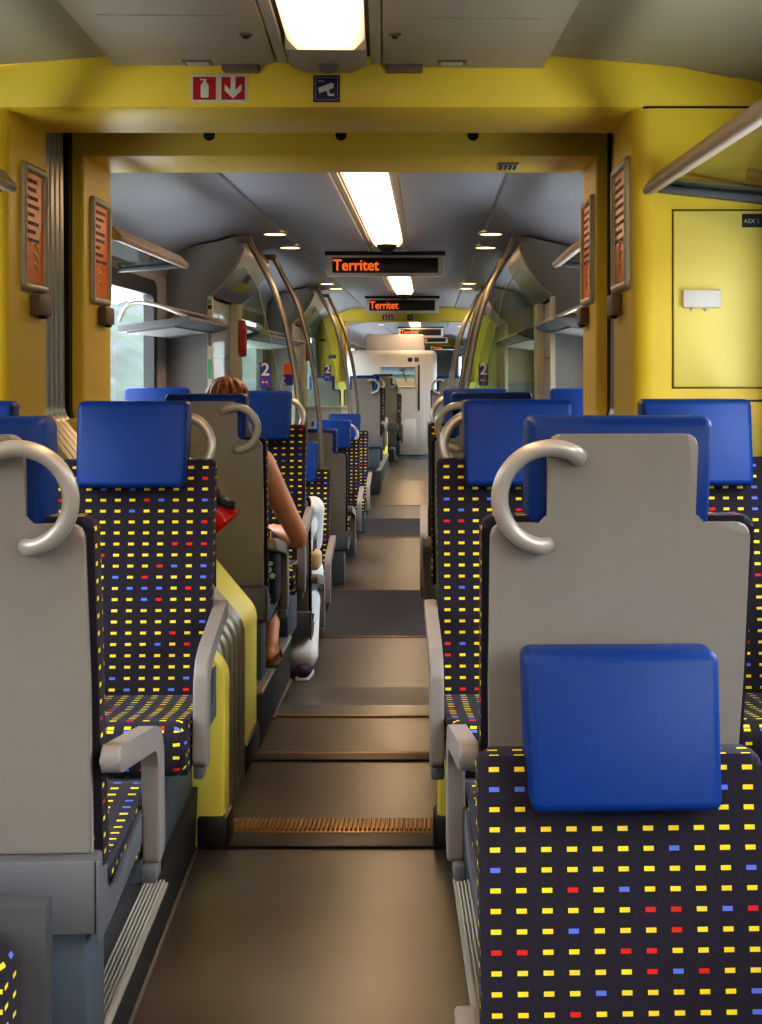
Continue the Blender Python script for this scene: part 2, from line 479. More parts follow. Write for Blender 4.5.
# ------------------------------------------------------------------ podiums
def podium(name, side, y0, y1, zb, n, e=None, yaw=False, ystrip=None):
    e_top, e_bot = e if e else ((-0.60, EDGE_L) if side < 0 else (0.03, 0.045))
    ys = ystrip or y1
    done = []
    xw = XL if side < 0 else XR
    bm = B()
    pts = [(xw,zb),(e_bot,zb),(e_top,0.20),(xw,0.20)]
    prism(bm, pts, 'y', y0, y1, 0.004)
    done.append(struct(name, bm, M['riser']))
    bm = B()    # ribbed aluminium nosing on the podium edge
    s = 1 if side < 0 else -1
    if yaw: e_top += 0.03*s
    x0, x1 = sorted((e_top-0.055*s, e_top+0.004*s))
    rbox(bm, x0, x1, y0, ys, 0.198, 0.211, 0.004)
    for i in range(6):
        xx = e_top-0.050*s+i*0.0085*s
        rbox(bm, min(xx,xx+0.004*s), max(xx,xx+0.004*s), y0+0.005, ys-0.005, 0.209, 0.217)
    done.append(trim(n, bm, M['alu']))
    bm = B()    # pale bead where riser meets floor
    x0, x1 = sorted((e_bot, e_bot+0.014*s))
    rbox(bm, x0, x1, y0+0.4, y1, 0.0, 0.014, 0.004)
    done.append(trim(n+1, bm, M['alu_dark']))
    if yaw:
        for o in done: yawed(o)
podium('floor_podium_left', -1, 2.42, 4.17, LOW, 10, (-0.69,-0.705), True, 3.37)
podium('floor_podium_right', 1, 2.42, 4.17, LOW, 12, (0.06,0.07), True, 3.37)
podium('floor_podium_left_middle', -1, 5.34, 6.45, LOW, 14, (-0.64,-0.65))
podium('floor_podium_right_middle', 1, 5.34, 6.45, LOW, 16, (0.045,0.055))
podium('floor_podium_left_last', -1, 21.66, 23.28, LOW, 70, (-0.56,-0.55))
podium('floor_podium_left_far', -1, 17.0, 20.28, LOW, 18)
podium('floor_podium_right_far', 1, 17.0, 20.28, LOW, 20)

# ------------------------------------------------------------------ ceilings
def ceiling(name, prof, y0, y1, m):
    xs = [(XC-x, z) for x, z in prof[::-1]]+[(XC+x, z) for x, z in prof]
    top = [(x, z+0.03) for x, z in xs]
    bm = B(); prism(bm, xs+top[::-1], 'y', y0, y1)
    return struct(name, bm, m)
prof_near = [(0.0,2.38),(0.62,2.38),(1.0,2.345),(1.2,2.305),(1.30,2.27),(1.335,2.20)]
prof_far = [(0.0,2.34),(0.64,2.335),(0.655,2.318),(0.88,2.300),(1.0,2.25),(1.18,2.205),(1.26,2.16),(1.31,2.08),(1.335,1.98)]
yawed(ceiling('ceiling', [(x*1.06, z) for x, z in prof_near], -7.0, 4.23, M['ceil']))
ceiling('ceiling_middle', prof_far, 5.55, 20.35, M['ceil_far'])
ceiling('ceiling_gangway', [(x, z+0.12) for x, z in prof_near], 4.6, 5.2, M['dark'])
ceiling('ceiling_gangway_far', [(x, z+0.12) for x, z in prof_near], 20.7, 21.25, M['dark'])
ceiling('ceiling_far', prof_far, 21.55, 55, M['ceil_far'])

def ceil_panel(n, y0, y1, z, m, yaw=False):
    for k, (a, b_) in enumerate(((XC-0.64, XC-0.157), (XC+0.157, XC+0.64))):
        bm = B()
        c = 0.05
        if k == 0: pts = [(a,y0),(b_,y0),(b_,y1-c),(b_-c,y1),(a,y1)]
        else: pts = [(a,y0),(b_,y0),(b_,y1),(a+c,y1),(a,y1-c)]
        prism(bm, pts, 'z', z-0.022, z+0.02, 0.004)
        # row of ventilation slots and one hairline joint
        for i in range(34):
            xx = a+0.07+i*(b_-a-0.14)/34
            rbox(bm, xx, xx+0.006, y1-0.60, y1-0.588, z-0.0235, z-0.02)
        o = trim(n+k, bm, m)
        if yaw: yawed(o)
ceil_panel(22, -5.5, 4.18, 2.364, M['ceil'], True)
ceil_panel(24, 5.62, 20.28, 2.345, M['ceil_far'])

# ------------------------------------------------------------------ gangway portals
def portal_path(off=0.0):
    xl, xr = -1.277-off, 0.612+off
    bl, br = EDGE_L-off, 0.022+off
    zt = 2.225+off
    pts = [(bl,0.0),(bl,0.53+off*0.3),(xl,1.25+off*0.3),(xl,zt),(xr,zt),(xr,1.25+off*0.3),(br,0.53+off*0.3),(br,0.0)]
    return fillet(pts, [0,0.09,0.10,0,0,0.10,0.09,0], 6, closed=False)
def low_path(e=EDGE_L):
    pts = [(e,0.0),(e,0.53),(-1.277,1.25)]
    return fillet(pts, [0,0.10,0], 6, closed=False)
def top_profile(prof):
    return [(XC-x, z+0.01) for x, z in prof[::-1]]+[(XC+x, z+0.01) for x, z in prof]

def portal_wall(name, y0, y1, prof, lower, bev=0.06, zt=2.225):
    xl, xr = -1.277, 0.612
    for nm, xw, xe in (('left', XL, xl), ('right', XR, xr)):
        foot = fillet([(xw,y0),(xe,y0),(xe,y1),(xw,y1)], [0,bev,0.006,0], 8)
        bm = B(); prism(bm, foot, 'z', 1.24, zt+0.001)
        struct(name+'_'+nm, bm, M['yellow'])
    bm = B(); prism(bm, [(XL,zt),(XL,2.31)]+[(p[0], max(p[1], 2.31)) for p in top_profile(prof)]+[(XR,2.31),(XR,zt)], 'y', y0, y1, 0.005)
    bm.normal_update(); bmesh.ops.triangulate(bm, faces=[f for f in bm.faces if len(f.verts) > 4])
    struct(name, bm, M['yellow'], angle=35)
    for nm, s in (('left', 1), ('right', -1)):
        ly0, ly1, le = lower
        lp = low_path(le)
        if s < 0: lp = [(0.022+(EDGE_L-le)+(le-x)*(0.612-0.022-EDGE_L+le)/(1.277+le), z) for x, z in lp]
        xw = XL if s > 0 else XR
        poly = lp+[(lp[-1][0],1.26),(xw,1.26),(xw,0)]
        bm = B(); prism(bm, poly, 'y', ly0, ly1, 0.014, 3)
        bm.normal_update(); bmesh.ops.triangulate(bm, faces=[f for f in bm.faces if len(f.verts) > 4])
        struct(name+'_lower_'+nm, bm, M['yellow_window_lit'])
portal_wall('wall_front', G1[0], G1[1], prof_near, (4.20,4.31,EDGE_L))
portal_wall('wall_back', G1[2], G1[3], prof_near, (5.0,5.34,-0.66), 0.012)
portal_wall('wall_front_far', G2[0], G2[1], prof_far, (20.3,20.42,EDGE_L), 0.06, 2.13)
portal_wall('wall_back_far', G2[2], G2[3], prof_near, (21.1,21.4,-0.66), 0.012)

def kick(n, y0, y1, o=0.0):
    for k, (x0, x1) in enumerate(((-0.70, EDGE_L+0.012-o), (0.010+o, 0.12))):
        bm = B(); rbox(bm, x0, x1, y0-0.008, y1+0.008, 0, 0.10, 0.012); trim(n+k, bm, M['base'])
kick(30, 4.20, 4.31); kick(32, 5.0, 5.34, 0.044); kick(34, 20.3, 20.42); kick(36, 21.1, 21.4, 0.044)

def bellows(g, label):
    t = thing('gangway_bellows', label, 'bellows', (XC, g[1], 0), 0, 'corrugated gangway bellows')
    def bpath(off, f, pull=0.0):
        pts = []
        for (x, z) in portal_path(off):
            k = min(1, max(0, (z-0.62)/0.55))
            yu = g[1]+0.03+(g[2]-g[1]-0.12)*f
            yl = g[0]+0.13+(g[2]-0.16-g[0]-0.15)*f
            zz = z+(0.075 if z > 1.9 else 0)
            pts.append((x-XC, yl+(yu-yl)*k-g[1], zz))
        return pts
    n = 6
    for i in range(n):
        bm = B(); tube(bm, bpath(0.062, (i+0.4)/n), 0.027, 8)
        obj('bellows_fold', bm, M['bellows'], t)
    bm = B()
    A = [bpath(0.085, f) for f in (-0.04, 1.06)]
    v = [[bm.verts.new(p) for p in q] for q in A]
    for i in range(len(v[0])-1): bm.faces.new((v[0][i], v[0][i+1], v[1][i+1], v[1][i]))
    obj('backing', bm, M['black'], t)
    bm = B(); p1 = [(p[0], p[2]) for p in bpath(0.040, 1)]; p2 = [(p[0], p[2]) for p in bpath(0.10, 1)]
    p1 = [p for p in p1 if p[1] > 1.2]; p2 = [p for p in p2 if p[1] > 1.2]
    prism(bm, p1+p2[::-1], 'y', g[2]-0.050-g[1], g[2]-0.004-g[1]); bm.normal_update(); bmesh.ops.triangulate(bm, faces=[f for f in bm.faces if len(f.verts) > 4])
    obj('rubber_seal', bm, M['black'], t)
bellows(G1, 'ribbed grey folds of the near gangway between the two yellow frames')
bellows(G2, 'small ribbed folds of the distant gangway under the far yellow beam')

# ------------------------------------------------------------------ side walls and windows
WIN = [(-6.6,-4.9),(-4.7,-3.1),(-2.9,-1.5),(-1.3,0.1),(0.3,1.9),(2.15,3.95),(5.85,8.28),(10.35,13.6),(15.8,17.4),(17.7,19.9),(22.2,24.6),(24.8,27.6),(27.8,31.0),(31.4,35),(41.0,46),(47,53)]
def side_wall(side):
    x = XL if side < 0 else XR
    nm = 'left' if side < 0 else 'right'
    t = -0.06 if side < 0 else 0.06
    x0, x1 = sorted((x, x+t))
    bm = B()
    zb, zt = 0.88, 1.93
    rbox(bm, x0, x1, -7.0, 55, -0.2, zb)
    rbox(bm, x0, x1, -7.0, 55, zt, 2.45)
    WS = [w for w in WIN if side > 0 or w[0] > 0.2]  # unseen left windows behind the camera left out, so rear light comes from the right
    ys = [-7.0]+[v for w in WS for v in w]+[55]
    for i in range(0, len(ys), 2):
        rbox(bm, x0, x1, ys[i], ys[i+1], zb, zt)
    struct('wall_'+nm, bm, M['wall'], smooth=False)
    for i, (a, b_) in enumerate(WS):
        e = thing('window_%d' % (i+1+(0 if side < 0 else len(WIN))), '', '', (x,(a+b_)/2,1.4))
        for k in ('label','category'): del e[k]
        e['kind'] = 'structure'
        bm = B()
        L = (b_-a)/2
        out = [(-L-0.03,-0.55),(L+0.03,-0.55),(L+0.03,0.56),(-L-0.03,0.56)]
        inn = fillet([(-L+0.07,-0.47),(L-0.07,-0.47),(L-0.07,0.47),(-L+0.07,0.47)], 0.07, 5)
        s = 1 if side < 0 else -1
        # ring between outer rectangle and rounded opening
        m = len(inn); per = m//4
        vo = fillet(out, 0.10, 5)
        for (ya) in (0,):
            v1 = [bm.verts.new((0.012*s, p[0], p[1])) for p in vo]
            v2 = [bm.verts.new((0.012*s, p[0], p[1])) for p in inn]
            v3 = [bm.verts.new((-0.05*s, p[0], p[1])) for p in inn]
            v4 = [bm.verts.new((-0.002*s, p[0], p[1])) for p in vo]
            for q in range(m):
                r_ = (q+1) % m
                bm.faces.new((v1[q], v1[r_], v2[r_], v2[q]))
                bm.faces.new((v2[q], v2[r_], v3[r_], v3[q]))
                bm.faces.new((v4[q], v4[r_], v1[r_], v1[q]))
        obj('window_frame', bm, M['window_frame'], e)
        bm = B(); v = [bm.verts.new((-0.03*s, p[0], p[1])) for p in inn]; bm.faces.new(v)
        obj('pane', bm, M['glass_win'], e)
        # daylight portal in the opening
        li = bpy.data.lights.new('daylight', 'AREA'); li.shape = 'RECTANGLE'
        li.size = b_-a; li.size_y = zt-zb
        li.cycles.is_portal = True
        lo = bpy.data.objects.new('daylight', li); COL.objects.link(lo)
        lo.location = (x+t*1.05, (a+b_)/2, (zb+zt)/2)
        lo.rotation_euler = (R(90), 0, R(90) if side > 0 else R(-90))
side_wall(-1); side_wall(1)
bm = B(); rbox(bm, XL-0.06, XR+0.06, -7.06, -7.0, -0.2, 2.45); struct('wall_rear', bm, M['wall'])
bm = B(); rbox(bm, XL-0.06, XR+0.06, 55, 55.06, -0.2, 2.45); struct('wall_end', bm, M['partition'])

# ------------------------------------------------------------------ vestibules
SIGN_N = [0]
def vestibule(y0, y1, idx):
    for side in (-1, 1):
        X = (lambda x: x) if side < 0 else mir
        sn = 'left' if side < 0 else 'right'
        # partition panels across the seats' ends
        for k, (ya) in enumerate((y0, y1)):
            arc = smooth_path([(-1.376,0,1.90),(-1.29,0,1.97),(-1.215,0,2.07),(-1.160,0,2.19)], 4)+[Vector((-1.195,0,2.262))]
            pts = [(XL,LOW),(-1.376,LOW)]+[(p.x, p.z) for p in arc]+[(-1.30,2.235),(-1.46,2.205),(-1.56,2.16),(XL,2.02)]
            pts = [(X(x), z) for x, z in pts]
            bm = B(); prism(bm, pts, 'y', ya-0.02, ya+0.02, 0.004)
            struct('wall_partition_%s_%d' % (sn, idx*2+k), bm, M['partition'])
        # satin cove over the door
        arc = smooth_path([(-1.37,0,1.895),(-1.283,0,1.967),(-1.208,0,2.067),(-1.155,0,2.19),(-1.19,0,2.258)], 6)
        pts = [(X(p.x), p.z) for p in arc]+[(X(p.x-0.02), p.z+0.012) for p in arc[::-1]]
        ym = (y0+y1)/2
        t = thing('door_cove_panel', ['curved satin metal cover above the left side door behind the first seats',
                  'curved satin metal cover above the right side door behind the first seats',
                  'smaller curved metal cover above the second left door, farther back',
                  'smaller curved metal cover above the second right door, farther back'][idx*2+(0 if side<0 else 1)], 'door cover', (0,0,0))
        t.location = (X(-1.25), ym, 2.05)
        bm = B(); prism(bm, [(a-X(-1.25), b_-2.05) for a, b_ in pts], 'y', y0+0.022-ym, y1-0.022-ym)
        obj('panel', bm, M['silver'], t)
        bm = B()
        p1 = arc[9]; p2 = arc[13]
        for (qa, qb, ya, yb, mm, nm) in ((5,9,0.36,0.62,'sticker_y','notice'),(9,12,0.40,0.56,'navy','notice')):
            bm = B()
            a = [Vector((X(arc[q].x)-X(-1.25)+(0.003 if side<0 else -0.003), 0, arc[q].z-2.05-0.002)) for q in range(qa, qb+1)]
            for q in range(len(a)-1):
                ya_ = y0+(y1-y0)*ya-ym; yb_ = y0+(y1-y0)*yb-ym
                bm.faces.new([bm.verts.new(v) for v in ((a[q].x,ya_,a[q].z),(a[q].x,yb_,a[q].z),(a[q+1].x,yb_,a[q+1].z),(a[q+1].x,ya_,a[q+1].z))])
            if side < 0: obj(nm, bm, M[mm], t)
            else: bm.free()
        # closed door leaf with seam, and pale pillar at its far side
        e = thing('door_%d' % (idx*2+(1 if side<0 else 2)), '', '', (X(-1.40), ym, LOW))
        for k in ('label','category'): del e[k]
        e['kind'] = 'structure'
        bm = B(); rbox(bm, min(0, X(-1.44)-X(-1.40)), max(0, X(-1.44)-X(-1.40)), y0+0.03-ym, y1-0.30-ym, 0.0, 1.66, 0.004)
        rbox(bm, min(0, X(-1.44)-X(-1.40)), max(0, X(-1.44)-X(-1.40)), y0+0.03-ym, y1-0.30-ym, 1.668, 2.04, 0.004)
        obj('door_leaf', bm, M['lavender'], e)
        bm = B(); d = 1 if side < 0 else -1
        lathe(bm, [(0.012,0),(0.02,0.012),(0.018,0.03),(0.008,0.034)], 12, Matrix.Translation((0,y0+0.25-ym,1.72)) @ Matrix.Rotation(R(90*d),4,'Y'))
        obj('door_lock', bm, M['steel'], e)
        if idx == 0 and side < 0:
            bm = text_mesh('VR', 0.075, 0.002)
            bmesh.ops.transform(bm, matrix=Matrix.Translation((0.004, y0+0.48-ym, 1.93)) @ Matrix.Rotation(R(90),4,'Z') @ Matrix.Rotation(R(90),4,'X'), verts=bm.verts[:])
            obj('lettering', bm, M['black'], e, smooth=False)
        bm = B(); xa, xb = sorted((X(-1.50), X(-1.345))); rbox(bm, xa, xb, y1-0.29, y1-0.03, LOW, 1.90, 0.015)
        struct('trim_%d' % (40+idx*4+(0 if side<0 else 1)), bm, M['cream'])
        # pale edge post carrying small stickers, on the near partition edge
        bm = B(); xa, xb = sorted((X(-1.377), X(-1.345))); rbox(bm, xa, xb, y0-0.024, y0+0.024, LOW, 1.89, 0.004)
        struct('trim_%d' % (42+idx*4+(0 if side<0 else 1)), bm, M['cream'])
        if idx == 0 and side < 0:
            e2 = thing('sticker_strip', 'narrow green and black stickers on pale post by the left door', 'sticker', (-1.361, y0-0.026, 1.5))
            for z0, z1, mm in ((-0.12,0.0,'green'),(0.085,0.20,'alu_dark'),(0.31,0.335,'black'),(0.345,0.37,'green')):
                bm = B(); rbox(bm, -0.011, 0.011, -0.002, 0.0, z0, z1); obj('sticker', bm, M[mm], e2)
        # red emergency handle on the pillar
        if side < 0:
            lab = 'red emergency handle on the pale pillar beside the %s left door' % ('first' if idx == 0 else 'second')
            t = thing('emergency_handle', lab, 'handle', (-1.345, y1-0.20, 1.66))
            bm = B(); prism(bm, fillet([(-0.06,0.13),(0.05,0.11),(0.07,-0.10),(0.0,-0.14),(-0.06,-0.08)],0.03,4), 'x', 0.0, 0.045, 0.01)
            obj('lever', bm, M['orange_sign'] if False else M['red'], t)
        # curved grab poles and glass screens
        for k, ya in enumerate((y0, y1)):
            key = idx*4+(0 if side<0 else 2)+k
            path = smooth_path([(-1.134,0,2.262),(-1.06,0,2.116),(-0.973,0,1.945),(-0.905,0,1.745),(-0.862,0,1.555),(-0.828,0,1.36),(-0.805,0,1.15),(-0.79,0,0.95),(-0.785,0,0.7),(-0.785,0,0.2),(-0.785,0,LOW)], 5)
            where = ['nearest left','second left','nearest right','second right','third left','fourth left','third right','fourth right'][key]
            t = thing('grab_pole', '%s curved steel grab pole bending from ceiling to floor beside the aisle' % where, 'pole', (X(-0.785), ya, LOW), 0, 'curved grab poles')
            bm = B(); tube(bm, [(X(p.x)-X(-0.785), 0, p.z-LOW) for p in path], 0.0185, 12); obj('pole', bm, M['steel'], t)
            bm = B(); xa = X(-1.15)-X(-0.785); rbox(bm, xa-0.045, xa+0.045, -0.05, 0.05, 2.225-LOW, 2.262-LOW, 0.008); obj('ceiling_flange', bm, M['alu_dark'], t)
            bm = B(); lathe(bm, [(0.035,0.0),(0.035,0.012),(0.02,0.02)], 14); obj('floor_flange', bm, M['steel'], t)
            xa = X(-0.885)-X(-0.785)
            bm = B(); tube(bm, [(0,0,0.80-LOW),(xa,0,0.80-LOW)], 0.010, 8); obj('clamp', bm, M['steel'], t)
            gp = [(-1.372,0.55),(-0.885,0.55),(-0.885,1.0),(-0.91,1.25),(-0.96,1.5),(-1.01,1.72),(-1.06,1.92),(-1.15,2.07),(-1.20,2.05),(-1.29,1.94),(-1.372,1.87)]
            x_0 = X(-1.1)
            g = thing('glass_screen', '%s clear glass screen between partition and curved pole' % where, 'glass screen', (x_0, ya, 0.55), 0, 'glass screens by the doors')
            bm = B(); prism(bm, [(X(x)-x_0, z-0.55) for x, z in gp], 'y', -0.004, 0.004); obj('pane', bm, M['glass'], g, smooth=False)
            bm = B(); ep = [(X(x)-x_0, 0, z-0.55) for x, z in gp[1:8]]
            tube(bm, ep, 0.0028, 6); obj('edge', bm, M['alu'], g)
            # class sign stuck on the pane
            sx = X(-1.02)-x_0 if side < 0 else X(-0.985)-x_0
            if (side < 0 and (idx == 0 or k == 0)) or (side > 0 and k == 1 and idx == 0):
                sz = 1.40-0.55
                bm = B(); rbox(bm, sx-0.034, sx+0.034, -0.008, -0.0045, sz-0.078, sz+0.078); 
                if side < 0 and idx == 0 and k == 1:
                    cs = obj('class_sign', bm, M['blue_sign'], g)
                    bm = B(); rbox(bm, sx-0.034, sx+0.034, -0.0105, -0.008, sz-0.0, sz+0.078); obj('orange_field', bm, M['orange_sign'], cs)
                    bm = B(); tube(bm, [(sx-0.018+0.022*math.cos(a), -0.010, sz-0.045+0.022*math.sin(a)) for a in [R(d) for d in range(100,300,25)]], 0.006, 6); obj('pictogram', bm, M['white'], cs)
                else:
                    cs = obj('class_sign', bm, M['blue_sign'], g)
                    lettering('2', 0.11, sx, -0.0095, sz+0.034, M['white'], cs, 0.002, 'CENTER', 'numeral')
                    bm = B()
                    rbox(bm, sx-0.022, sx+0.016, -0.0105, -0.0085, sz-0.046, sz-0.036)
                    obj('cigarette', bm, M['white'], cs)
                    bm = B(); tube(bm, [(sx-0.022,-0.011,sz-0.022),(sx+0.022,-0.011,sz-0.062)], 0.004, 6); obj('slash', bm, M['red'], cs)
vestibule(8.68, 10.08, 0)
vestibule(13.95, 15.4, 1)

# window-wall end panels: pale panel edge between window and partition
# ------------------------------------------------------------------ seats
TILT = 0.176; Z0 = 0.43
SH = (TILT, Z0)
def make_seat(side, boxed=None):
    """seat facing -Y, origin on the floor under the back; side = +1/-1 aisle side (0 = window seat)"""
    root = thing('train_seat', '', 'seat', (0,0,0), 0, 'train seats')
    # back shell
    w = 0.219
    out = [(-w+0.006,0.39),(w-0.006,0.39),(w,0.70),(w,0.972),(0.125,0.972),(0.125,1.122),(-0.125,1.122),(-0.125,0.972),(-w,0.972),(-w,0.70)]
    out = fillet(out, [0,0,0.3,0.022,0.014,0.02,0.02,0.014,0.022,0.3], 5)
    bm = B(); prism(bm, out, 'y', -0.022, 0.0, 0.005, 2)
    bm.normal_update(); bmesh.ops.triangulate(bm, faces=[f for f in bm.faces if len(f.verts) > 4])
    obj('back_shell', bm, M['shell'], root, shear=SH, angle=50)
    # upholstered backrest
    fo = fillet([(-0.227,0.33),(0.227,0.33),(0.232,0.982),(-0.232,0.982)], [0.03,0.03,0.020,0.020], 5)
    bm = B(); prism(bm, fo, 'y', -0.078, -0.023, 0.016, 4)
    obj('backrest', bm, M['fabric'], root, shear=SH, angle=60)
    # headrest cushion, soft sided, a little narrower at its foot
    bm = B()
    rbox(bm, -0.158, 0.158, -0.134, -0.008, 0.908, 1.150, 0.017, 3)
    for v in bm.verts:
        t = (v.co.z-0.902)/0.248
        v.co.x *= 0.955+0.045*t
        if v.co.y < -0.08:
            v.co.y += 0.014*(t-0.4)
        else:
            v.co.y -= 0.03*max(0, (v.co.z-1.10))/0.05
    # fine pillow bulge on the front
    obj('headrest', bm, M['blue'], root, shear=SH, angle=70)
    # cushion
    prof = fillet([(-0.56,0.235),(-0.10,0.235),(-0.06,0.335),(-0.30,0.345),(-0.56,0.375)], [0.04,0.01,0.02,0.3,0.075], 8)
    bm = B(); prism(bm, prof, 'x', -0.227, 0.227, 0.034, 5)
    obj('seat_cushion', bm, M['fabric'], root, angle=60)
    # pan with tapering cheeks
    bm = B()
    rbox(bm, -0.226, 0.226, -0.085, 0.026, 0.262, 0.390, 0.006)
    pan = obj('seat_pan', bm, M['pan'], root)
    for s in (-1, 1):
        ck = [(a, b-0.038) for a, b in fillet([(0.030,0.285),(0.030,0.432),(-0.015,0.40),(-0.05,0.35),(-0.13,0.335),(-0.40,0.385),(-0.43,0.35),(-0.40,0.318),(-0.1,0.292)], [0.004,0.004,0.02,0.03,0.04,0.02,0.02,0.03,0.05], 4)]
        bm = B(); prism(bm, ck, 'x', s*0.227, s*0.234, 0.002)
        obj('cheek', bm, M['pan'], pan)
    # pedestal
    bm = B()
    if boxed:
        ea, yf, yb = boxed
        xa, xb = ((-0.235, ea) if side >= 0 else (-ea, 0.235))
        if side == 0: xa, xb = -0.235, 0.235
        rbox(bm, xa, xb, yf, yb, 0.0, 0.232, 0.008)
    else: rbox(bm, -0.205, 0.205, -0.16, -0.01, 0.0, 0.260, 0.008)
    obj('pedestal', bm, M['slate'], root)
    if side:
        a = [(q, r_-0.026) for q, r_ in fillet([(0.03,0.612),(-0.36,0.548),(-0.455,0.515),(-0.475,0.27),(-0.40,0.25),(-0.385,0.46),(-0.36,0.50),(0.03,0.565)],
                   [0.02,0.1,0.05,0.02,0.02,0.03,0.04,0.02], 5)]
        bm = B(); prism(bm, a, 'x', side*0.233, side*0.268, 0.007, 3)
        ar = obj('armrest', bm, M['arm'], root, angle=60)
        bm = B(); rbox(bm, min(side*0.231,side*0.265), max(side*0.231,side*0.256), -0.44, -0.38, 0.200, 0.235, 0.006)
        obj('arm_bracket', bm, M['pan'], ar)
        bm = B(); cx, cz, rr = side*0.124, 1.018, 0.083
        pts = []
        angs = [125-(125+86)*k/28 for k in range(29)]
        f = lambda d: (cx+side*rr*math.cos(R(d)), cz+rr*math.sin(R(d)))
        x, z = f(angs[0]); pts.append((x,0.002,z-0.004)); pts.append((x,0.016,z))
        for d in angs[1:-1]:
            x, z = f(d); pts.append((x,0.027,z))
        x, z = f(angs[-1]); pts.append((x,0.018,z)); pts.append((x-side*0.004,0.002,z))
        tube(bm, pts, 0.0145, 12)
        obj('grab_handle', bm, M['handle'], root, shear=SH)
    return root

PROTO = {}
USED = set()
def seat(side, xc, y, z, away, label, boxed=None, aisle=True, skip=()):
    ls = 0
    if aisle:
        ls = (1 if side < 0 else -1) * (-1 if away else 1)
    key = (ls, boxed)
    if key not in PROTO:
        PROTO[key] = o = make_seat(ls, boxed)
        if skip:
            del PROTO[key]
    else:
        o = copy_tree(PROTO[key])
    o.location = (xc, y, z); o.rotation_euler = (0, 0, math.pi if away else 0)
    if y < 4.2: o.rotation_euler.z += YAW
    o['label'] = label
    for c in list(o.children):
        if c.name.split('.')[0] in skip and len(PROTO) : bpy.data.objects.remove(c)
    return o
PZ = 0.21+0.004
L_, R_ = -1, 1
seat(R_, 0.317, 2.44, PZ-0.004, True, 'near right seat turned away, large grey shell rising behind the lowest foreground seat')
seat(L_, -0.798, 2.41, PZ-0.004, True, 'near left seat turned away, grey shell and pan cut by the left edge')
seat(L_, -0.846, 3.98, PZ-0.016, False, 'left seat facing the camera in front of the yellow gangway cover', boxed=(0.150,-0.62,0.15))
seat(L_, -1.346, 3.98, PZ-0.016, False, 'left window seat facing us, only blue headrest corner showing at the left edge', boxed=(0.235,-0.62,0.15), aisle=False)
seat(R_, 0.252, 3.98, PZ-0.012, False, 'right aisle seat facing the camera, half hidden behind the near grey shell', boxed=(0.19,-0.62,0.15))
seat(R_, 0.760, 3.98, PZ-0.010, False, 'right window seat facing us below the yellow cabinet door', boxed=(0.235,-0.62,0.15), aisle=False)
seat(L_, -0.868, 5.50, PZ-0.020, True, 'left grey-backed seat just past the gangway with the sitting woman')
seat(R_, 0.238, 5.50, PZ-0.014, True, 'right grey-backed seat just past the gangway, dark top edge showing')
seat(L_, -0.838, 6.84, PZ-0.030, False, 'left patterned seat facing us opposite the sitting woman', boxed=(0.19,-0.45,-0.02))
seat(L_, -1.338, 6.84, PZ-0.016, False, 'left window seat past the gangway, only its blue headrest top visible', aisle=False)
seat(R_, 0.222, 6.84, PZ-0.020, False, 'right aisle seat past the gangway, blue headrest peeking over the dark edge')
seat(R_, 0.748, 6.84, PZ-0.020, False, 'right window seat past the gangway, blue headrest beside yellow pillar', aisle=False)
seat(R_, 0.308, 2.24, LOW-0.014, False, 'low foreground seat at bottom right facing the camera, bright blue headrest', skip=('grab_handle',))
seat(L_, -0.838, 7.16, LOW-0.04, True, 'low left seat turned away holding the passenger in white trousers', boxed=(-0.03,-0.40,-0.02), skip=('grab_handle',))
seat(L_, -0.838, 8.47, LOW, False, 'low left seat facing us beside the first curved pole', skip=('grab_handle',))
seat(L_, -0.838, 10.32, LOW, True, 'low left grey-backed seat right behind the second curved pole', skip=('grab_handle',))
seat(L_, -0.838, 12.04, LOW, False, 'low left seat facing us, handle ring showing, behind the low grey back')
seat(L_, -0.838, 13.74, LOW, False, 'farthest low left seat facing us before the second door area', skip=('grab_handle',))
seat(L_, -0.838, 17.40, PZ-0.01, True, 'far raised left seat with grey back and pale ring before distant gangway')
seat(L_, -1.338, 17.40, PZ-0.01, True, 'far raised left window seat with grey back before the yellow cabinet', aisle=False)
seat(L_, -0.838, 18.95, PZ-0.01, False, 'far left seat edge facing us at the distant gangway')
seat(L_, -0.740, 21.98, PZ-0.004, True, 'far left seat side turned away, just past the distant gangway')
seat(L_, -0.700, 23.06, LOW+0.20, False, 'farthest left seat, a dark sliver right against the white cabin')
seat(R_, 0.238, 17.40, PZ-0.01, True, 'far right seat with grey back and small ring against the white cabin')
seat(R_, 0.238, 10.32, LOW, True, 'low right grey-backed seat by the second right pole')

# low folded tip-up seat at the bottom left corner
t = thing('folding_seat', 'corner of a patterned tip-up seat at the bottom left edge', 'seat', (-0.893, 2.16, LOW), 0)
bm = B(); prism(bm, fillet([(-0.24,0.20),(0.252,0.20),(0.252,0.715),(-0.24,0.715)], 0.05, 5), 'y', -0.06, 0.03, 0.022, 3)
obj('seat_pad', bm, M['fabric'], t, angle=60)
bm = B(); rbox(bm, -0.24, 0.285, 0.06, 0.10, 0.0, 0.742, 0.006); obj('mounting_panel', bm, M['pan_dark'], t)
bm = B(); rbox(bm, -0.16, 0.16, 0.0, 0.08, 0.0, 0.26, 0.01); obj('hinge_block', bm, M['pan'], t)

